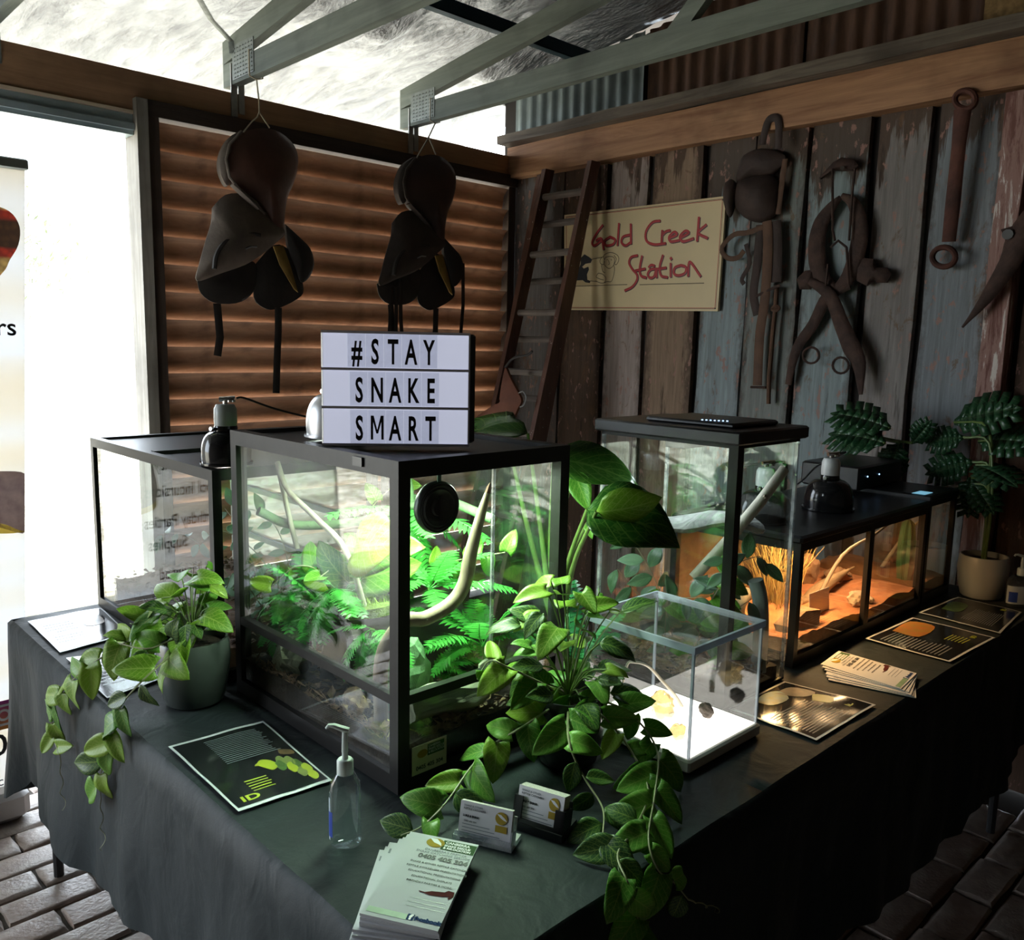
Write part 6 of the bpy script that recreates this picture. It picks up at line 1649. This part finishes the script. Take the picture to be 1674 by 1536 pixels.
fern('fern low against the black cave in the big terrarium', (1.085, 1.372, .86), 10, (.10, .16), (-.1, 1.0), 5, box=TB, root=(1.085, 1.372, .805))
fern('pale fern at the far end of the big terrarium', (.965, 1.745, .97), 12, (.13, .2), (-.2, 1.0), 15, box=TB, root=(.965, 1.745, .805))
fern('arching fern in the middle of the terrarium door', (.952, 1.53, 1.03), 13, (.13, .22), (-.7, .8), 21, box=TB, az=(PI * .3, PI * 1.7), root=(.96, 1.515, .975))
fern('leggy fern below the pale branch in the big terrarium', (.915, 1.70, .93), 12, (.13, .22), (-.5, .9), 22, box=TB, root=(.915, 1.715, .805))
fern('bushy fern behind the dish in the big terrarium', (1.13, 1.43, 1.02), 12, (.14, .22), (-.3, 1.1), 23, box=TB, root=(1.13, 1.44, .935))
random.seed(31); T = thing('pothos', 'loose pothos stems rambling through the fern terrarium', 'plant', (1.09, 1.63, .805))
for pts in ([(1.05, 1.62, .805), (1.02, 1.67, 1.0), (.97, 1.71, 1.04), (.93, 1.76, .99)], [(1.09, 1.61, .805), (1.07, 1.59, 1.02), (1.0, 1.57, 1.07), (.93, 1.56, 1.05)], [(1.15, 1.60, .805), (1.16, 1.58, 1.0), (1.22, 1.46, 1.06), (1.26, 1.33, 1.1)], [(1.1, 1.68, .805), (1.15, 1.72, 1.1), (1.25, 1.73, 1.2)]):
    vine(T, pts, ('mid', 'mid', 'lime'), .045, (.05, .08), down=.2, box=TB)


# ---- gum sprigs
def gum(label, lines, keys, box, seed, size=(.035, .06), step=.03):
    random.seed(seed); T = thing('gum_sprig', label, 'branch', lines[0][0])
    for l in lines: vine(T, l, keys, step, size, petiole=.002, r=.0016, down=.45, box=box, stem='twig')
    return T
solids()
B1 = ((.862, 1.90, .79), (1.286, 2.70, 1.22))
gum('silvery gum branch spread inside the doorway terrarium', [[(1.12, 1.97, .80), (1.05, 2.05, .98), (.98, 2.12, 1.05), (.95, 2.2, 1.0)], [(1.12, 1.97, .80), (1.1, 2.02, 1.02), (1.05, 2.03, 1.10), (.97, 2.02, 1.13)], [(1.05, 2.1, .80), (1.0, 2.2, .95), (.97, 2.35, 1.0), (.95, 2.48, .98)], [(1.08, 2.05, .80), (.98, 2.04, .95), (.93, 2.0, .93)], [(1.1, 2.1, .80), (1.1, 2.25, 1.0), (1.12, 2.4, 1.05)]], ('gum',), B1, 5)
B3 = ((1.6655, 1.0205, .752), (1.924, 1.389, 1.31))
q = [Vector(p) for p in ((1.915, 1.035, 1.265), (1.86, 1.06, 1.19), (1.78, 1.10, 1.09), (1.72, 1.15, 1.0))]
T = thing('climbing_stick', 'grey straight stick leaning to the top corner of the tall tank', 'branch', q[-1])
put('limb', MB().tube(q, [.0125, .0135, .014, .013], 12), MT['branch_pale'], T, smooth=60)
put('node', MB().tube([q[1], q[1] + Vector((-.006, -.014, .012))], .005, 6), MT['twig'], T)
T = thing('bark_slab', 'weathered grey bark slab set across the tall tank', 'bark', (1.83, 1.3, 1.10))
put('slab', MB().loft([[(1.70 + .19 * k / 8 + .03 * math.cos(2 * PI * a / 10), 1.27 - .18 * k / 8 + .045 * math.cos(2 * PI * a / 10), 1.125 - .01 * math.sin(k * .9) + (.018 + .008 * noise.noise((k * .8, a * .9, 2))) * math.sin(2 * PI * a / 10)) for a in range(10)] for k in range(9)], True, True, True), woodmat('grey_bark', (.34, .34, .32), (.10, .10, .095), 0, .9, 2.2, .8), T, smooth=50)
q = [(1.86, 1.04, .76), (1.87, 1.045, .86), (1.865, 1.05, .94), (1.855, 1.06, .99)]
T = thing('grey_stump', 'smooth blue-grey stump standing in the tall tank', 'stump', q[0])
put('limb', MB().tube(smoothpath(q, 4), .019, 12), plain('blue_grey_bark', (.28, .31, .34), .7, 0, .4, 12), T, smooth=60)
solids()
gum('green gum branch filling the tall tank', [[(1.80, 1.2, .76), (1.76, 1.13, .92), (1.72, 1.07, 1.01), (1.695, 1.05, 1.07)], [(1.78, 1.22, .76), (1.74, 1.27, .95), (1.71, 1.33, 1.06), (1.69, 1.37, 1.12)], [(1.80, 1.2, .76), (1.83, 1.14, .98), (1.89, 1.08, 1.04), (1.905, 1.06, 1.01)], [(1.80, 1.19, .76), (1.82, 1.10, .9), (1.825, 1.05, .95)], [(1.76, 1.25, .76), (1.71, 1.21, .92), (1.69, 1.1, .97)], [(1.8, 1.25, .76), (1.75, 1.33, .9), (1.7, 1.37, .98)], [(1.8, 1.1, .76), (1.75, 1.06, .86), (1.7, 1.05, .95)]], ('gumg', 'gumg', 'gum', 'mid'), B3, 6, (.05, .08), .021)
T = thing('info_slip', 'small white paper slip leaning in the tall tank corner', 'paper', (1.90, 1.08, .77))
put('paper_face', MB().prism([(1.918, 1.075, .765), (1.918, 1.145, .765), (1.908, 1.145, .835), (1.908, 1.075, .835)], (.0008, 0, 0)), MT['paper'], T, smooth=False)

# ---- desert tank
DB = ((2.03, 1.045, .77), (2.83, 1.415, 1.04))
q = [aty(*p, 1.21) for p in ((1300, 1000), (1320, 985), (1345, 960), (1370, 942), (1396, 926))]
q[0].z = .80
T = thing('desert_log', 'weathered forked log lying across the orange sand', 'log', q[0])
put('limb', MB().tube(smoothpath(q, 4), [.022, .024, .026, .025, .024, .026, .027, .025, .022, .02, .018, .016, .013, .01, .007, .004, .002], 10), woodmat('desert_wood', (.48, .34, .20), (.15, .09, .05), 0, .85, 2.5, .8), T, smooth=60)
q = [aty(*p, 1.08) for p in ((1240, 1050), (1270, 1015), (1300, 985))]
for p in q: p.x = max(p.x, 2.062); p.y = 1.22; p.z = max(p.z, .80)
put('limb', MB().tube(smoothpath(q, 4), [.016] * 9, 8), MT['branch'], T, smooth=60)
random.seed(5); T = thing('dry_grass_tuft', 'straw grass tuft in the warm half of the desert tank', 'grass', (2.34, 1.28, .79)); mb = MB()
for _ in range(150):
    p = Vector((2.33 + random.gauss(0, .03), 1.26 + random.gauss(0, .03), .785)); a = random.uniform(0, 2 * PI); s = random.uniform(.02, .12)
    e = p + Vector((math.cos(a) * s, math.sin(a) * s, random.uniform(.12, .24)))
    for i in range(3): e[i] = min(max(e[i], DB[0][i]), DB[1][i])
    mb.tube([p, (p + e) / 2 + Vector((0, 0, .02)), e], [.0014, .0012, .0004], 3)
put('blades', mb, plain('straw', (.42, .30, .11), .8, 0, .3, 30), T, fix=False, kind='stuff')
MT['sandstone'] = plain('sandstone', (.32, .18, .10), .9, 0, .4, 20, .4)
T = thing('stone_slab', 'flat sandstone slab tilted in front of the white slip', 'stone', (2.14, 1.10, .79))
put('slab', MB().prism([(2.07, 1.06, .79), (2.20, 1.055, .79), (2.235, 1.07, .835), (2.16, 1.075, .845), (2.08, 1.08, .815)], (.006, .05, -.004)), MT['sandstone'], T, smooth=False)
T = thing('paper_slip', 'white paper slip standing on the sand behind the slab', 'paper', (2.28, 1.10, .79))
put('paper_face', MB().prism([(2.265, 1.115, .788), (2.385, 1.115, .788), (2.385, 1.122, .862), (2.265, 1.122, .862)], (0, .0008, 0)), MT['paper'], T, smooth=False)
MT['pale_stone'] = plain('pale_stone', (.62, .48, .33), .85, 0, .3, 20)
for k, (x, y, s, z, lab) in enumerate(((2.50, 1.09, (.03, .022, .022), .785, 'pale pointed stone beside the desert tank post'), (2.56, 1.08, (.022, .02, .012), .785, 'small pale stone between pebbles in the desert tank'), (2.60, 1.13, (.034, .02, .010), .785, 'flat pale stone in the dim half of the desert tank'), (2.60, 1.30, (.05, .035, .05), .785, 'brown rock pile at the back of the desert tank'), (2.72, 1.25, (.05, .04, .028), .78, 'grey-brown rock near the desert tank end'))):
    lump('desert_stone', lab, 'stone', (x, y, z), s, MT['pale_stone'] if k < 3 else MT['sandstone'], 60 + k, .35)
for k, (pts, lab) in enumerate((([(2.47, 1.2, .78), (2.52, 1.15, .93), (2.62, 1.1, .99), (2.72, 1.08, 1.03)], 'pale forked twig rising in the dim half of the desert tank'), ([(2.51, 1.31, .78), (2.49, 1.28, .93), (2.53, 1.25, .98), (2.66, 1.22, .96)], 'second pale twig crossing behind the desert tank post'), ([(2.97, 1.22, .79), (2.99, 1.15, .93), (3.03, 1.10, 1.0)], 'thin pale twig in the end tank'))):
    T = thing('pale_twig', lab, 'twig', pts[0]); put('limb', MB().tube(smoothpath(pts, 4), [.007 - .0045 * i / 12 for i in range(4 * (len(pts) - 1) + 1)], 7), MT['branch_pale'], T, smooth=60)
    b = Vector(pts[2]); put('fork', MB().tube([b, b + Vector((-.05, -.0, .03))], [.004, .002], 6), MT['branch_pale'], T)
T = thing('column_cactus', 'dim green column cactus in the end tank', 'cactus', (2.92, 1.10, .79))
put('column', MB().loft([[(2.908 + r * (1 + .14 * math.cos(8 * 2 * PI * a / 32)) * math.cos(2 * PI * a / 32), 1.11 + r * (1 + .14 * math.cos(8 * 2 * PI * a / 32)) * math.sin(2 * PI * a / 32), z) for a in range(32)] for r, z in ((.02, .79), (.026, .85), (.026, .93), (.02, .985), (.006, 1.0))], True, False, True), plain('cactus', (.06, .17, .07), .6), T, smooth=60)

# ---- elephant-ear plant behind the big terrarium
random.seed(17)
pc = (1.50, 1.40); T = thing('elephant_ear_plant', 'tall elephant-ear plant with huge glossy leaves behind the big terrarium', 'pot plant', (*pc, TZ))
pot(T, pc, .072, .12, MT['pot_dark']); solids()
EL = [with_skin(leaf_mesh('leaf', 'big', .18, .55, .06, MT['leaf_big'], 3, .36), .006), with_skin(leaf_mesh('leaf', 'big', .22, .9, .08, MT['leaf_big'], 4, .40), .006), with_skin(leaf_mesh('leaf', 'big', .25, .3, .05, MT['leaf_mid'], 6, .26), .006), with_skin(leaf_mesh('leaf', 'big', -.3, .9, .05, MT['leaf_lime'], 7, .30), .006)]
g = Vector((*pc, TZ + .10))
for base, tip, face, me, L_ in ((atx(905, 750, 1.50), atx(1048, 762, 1.60), (-.3, -.45, .8), EL[0], None), (atx(960, 832, 1.40), atx(1118, 846, 1.46), (-.45, -.5, .75), EL[1], None), (atx(975, 836, 1.38), atx(1080, 836, 1.42), (-.6, -.75, -.2), EL[3], None),
                        (Vector((1.42, 1.50, 1.335)), Vector((1.40, 1.78, 1.37)), (-.3, -.2, 1), EL[0], None), (atx(938, 770, 1.50), atx(962, 832, 1.48), (-.7, -.6, .3), EL[2], None), (atx(960, 855, 1.47), atx(968, 880, 1.46), (-.7, -.6, .3), EL[2], None), (Vector((1.45, 1.46, 1.34)), Vector((1.36, 1.58, 1.36)), (-.3, -.3, 1), EL[0], None)):
    place('leaf', me, T, leaf_tries(base, Vector(tip) - Vector(base), face, (Vector(tip) - Vector(base)).length))
    m = (g + base) / 2 + Vector((random.uniform(-.01, .01), random.uniform(-.02, .02), .03))
    put('leaf_stalk', MB().tube(smoothpath([g + rv(.012), m, base], 5), [.0085 - .0045 * i / 10 for i in range(11)], 8), MT['stem_green'], T, smooth=60)

solids()
FN = fern('glossy blue-green fern between the terrarium and the tall tank', (1.43, 1.27, .79), 12, (.17, .28), (.5, 1.35), 6, lib=FRT, box=((1.318, 1.18, TZ + .002), (1.64, 1.51, 1.14)))
pot(FN, (1.43, 1.27), .045, .065, MT['pot_dark'])
# ---- split-leaf plants at the timber wall
def monstera_leaf(seed):
    """split leaf: a cut outline fanned from the midrib, unit length along +Y"""
    random.seed(seed); mb = MB(); n = 6
    def P(s, t, w): return (s * w, t, -.25 * t * t - .10 * w * w + .02 * abs(w))
    for s in (-1, 1):
        for k in range(n):
            t0, t1 = k / n * .86, (k + .93) / n * .86
            wd = .42 * math.sin(PI * (.16 + .74 * (k + .4) / n)) ** .8
            a = [P(s, t0 + .02, 0), P(s, t0 + .02 + .10, wd * .55), P(s, t0 + .17, wd), P(s, t1 + .16, wd * .95), P(s, t1 + .11, wd * .5), P(s, t1 + .035, 0)]
            I = [mb.pt(p) for p in a]; u = lambda w: .5 + s * w
            mb.face((I[0], I[1], I[4], I[5]) if s > 0 else (I[5], I[4], I[1], I[0]), [(.5, t0), (.7, t0), (.7, t1), (.5, t1)])
            mb.face((I[1], I[2], I[3], I[4]) if s > 0 else (I[4], I[3], I[2], I[1]), [(.7, t0), (.95, t0), (.95, t1), (.7, t1)])
        # joined strip along the midrib and the leaf tip
        for k in range(8):
            t0, t1 = k / 8, (k + 1) / 8; w0, w1 = .22 * math.sin(PI * (t0 * .9 + .08)), .22 * math.sin(PI * (t1 * .9 + .08))
            I = [mb.pt(P(s, t0, 0)), mb.pt(P(s, t0, w0)), mb.pt(P(s, t1, w1)), mb.pt(P(s, t1, 0))]
            mb.face(I if s > 0 else I[::-1], [(.5, t0), (.6, t0), (.6, t1), (.5, t1)])
    me = mb.mesh('leaf'); me.materials.append(MT['leaf_monstera']); return with_skin(me, .006)
MON = [monstera_leaf(1), monstera_leaf(2)]
def monstera(label, c, r, h, mat, leaves, lead):
    T = thing('split_leaf_plant', label, 'pot plant', (*c, TZ), 'split-leaf pot plants')
    pot(T, c, r, h, mat); solids(); g = Vector((*c, TZ + h * .86))
    for base, tip, face in leaves:
        b, t_ = Vector(base), Vector(tip)
        for p in (b, t_): p.x = min(p.x, XR - .03)
        b.z = max(b.z, lead); place('leaf', random.choice(MON), T, leaf_tries(b, t_ - b, face, (t_ - b).length), ((2.5, .3, TZ), (XR - .012, 1.6, 1.6)))
        put('leaf_stalk', MB().tube(smoothpath([g + rv(.006), Vector((g.x, g.y, (g.z + b.z) / 2)) + rv(.008), Vector((g.x * .8 + b.x * .2, g.y * .8 + b.y * .2, b.z - .01)), b], 4), .005, 6), MT['stem_green'], T, smooth=60)
    return T
random.seed(41)
monstera('dark split-leaf plant rising behind the black box by the planks', (3.16, 1.46), .055, .12, MT['pot_dark'],
         [(atx(1455, 700, 3.05), atx(1362, 660, 3.0), (-.6, -.5, .7)), (atx(1445, 745, 3.02), atx(1335, 718, 2.95), (-.6, -.5, .7)), (atx(1470, 740, 3.1), atx(1400, 770, 3.0), (-.6, -.5, .7)), (atx(1490, 740, 3.12), atx(1520, 690, 3.1), (-.8, -.5, .4))], 1.235)
monstera('dark split-leaf plant in the white pot at the wall', (3.148, .942), .080, .145, MT['pot_white'],
         [(atx(1560, 690, 3.2), atx(1655, 655, 3.15), (-.7, -.4, .6)), (atx(1575, 715, 3.15), atx(1500, 705, 3.1), (-.6, -.4, .7)), (atx(1600, 720, 3.2), atx(1690, 710, 3.15), (-.6, -.5, .6)), (atx(1590, 755, 3.15), atx(1510, 770, 3.1), (-.6, -.6, .5)), (atx(1595, 760, 3.15), atx(1660, 775, 3.05), (-.6, -.6, .5)), (atx(1588, 780, 3.15), atx(1570, 840, 3.08), (-.8, -.6, .2)), (atx(1590, 790, 3.15), atx(1625, 830, 3.08), (-.8, -.6, .2))], 0)
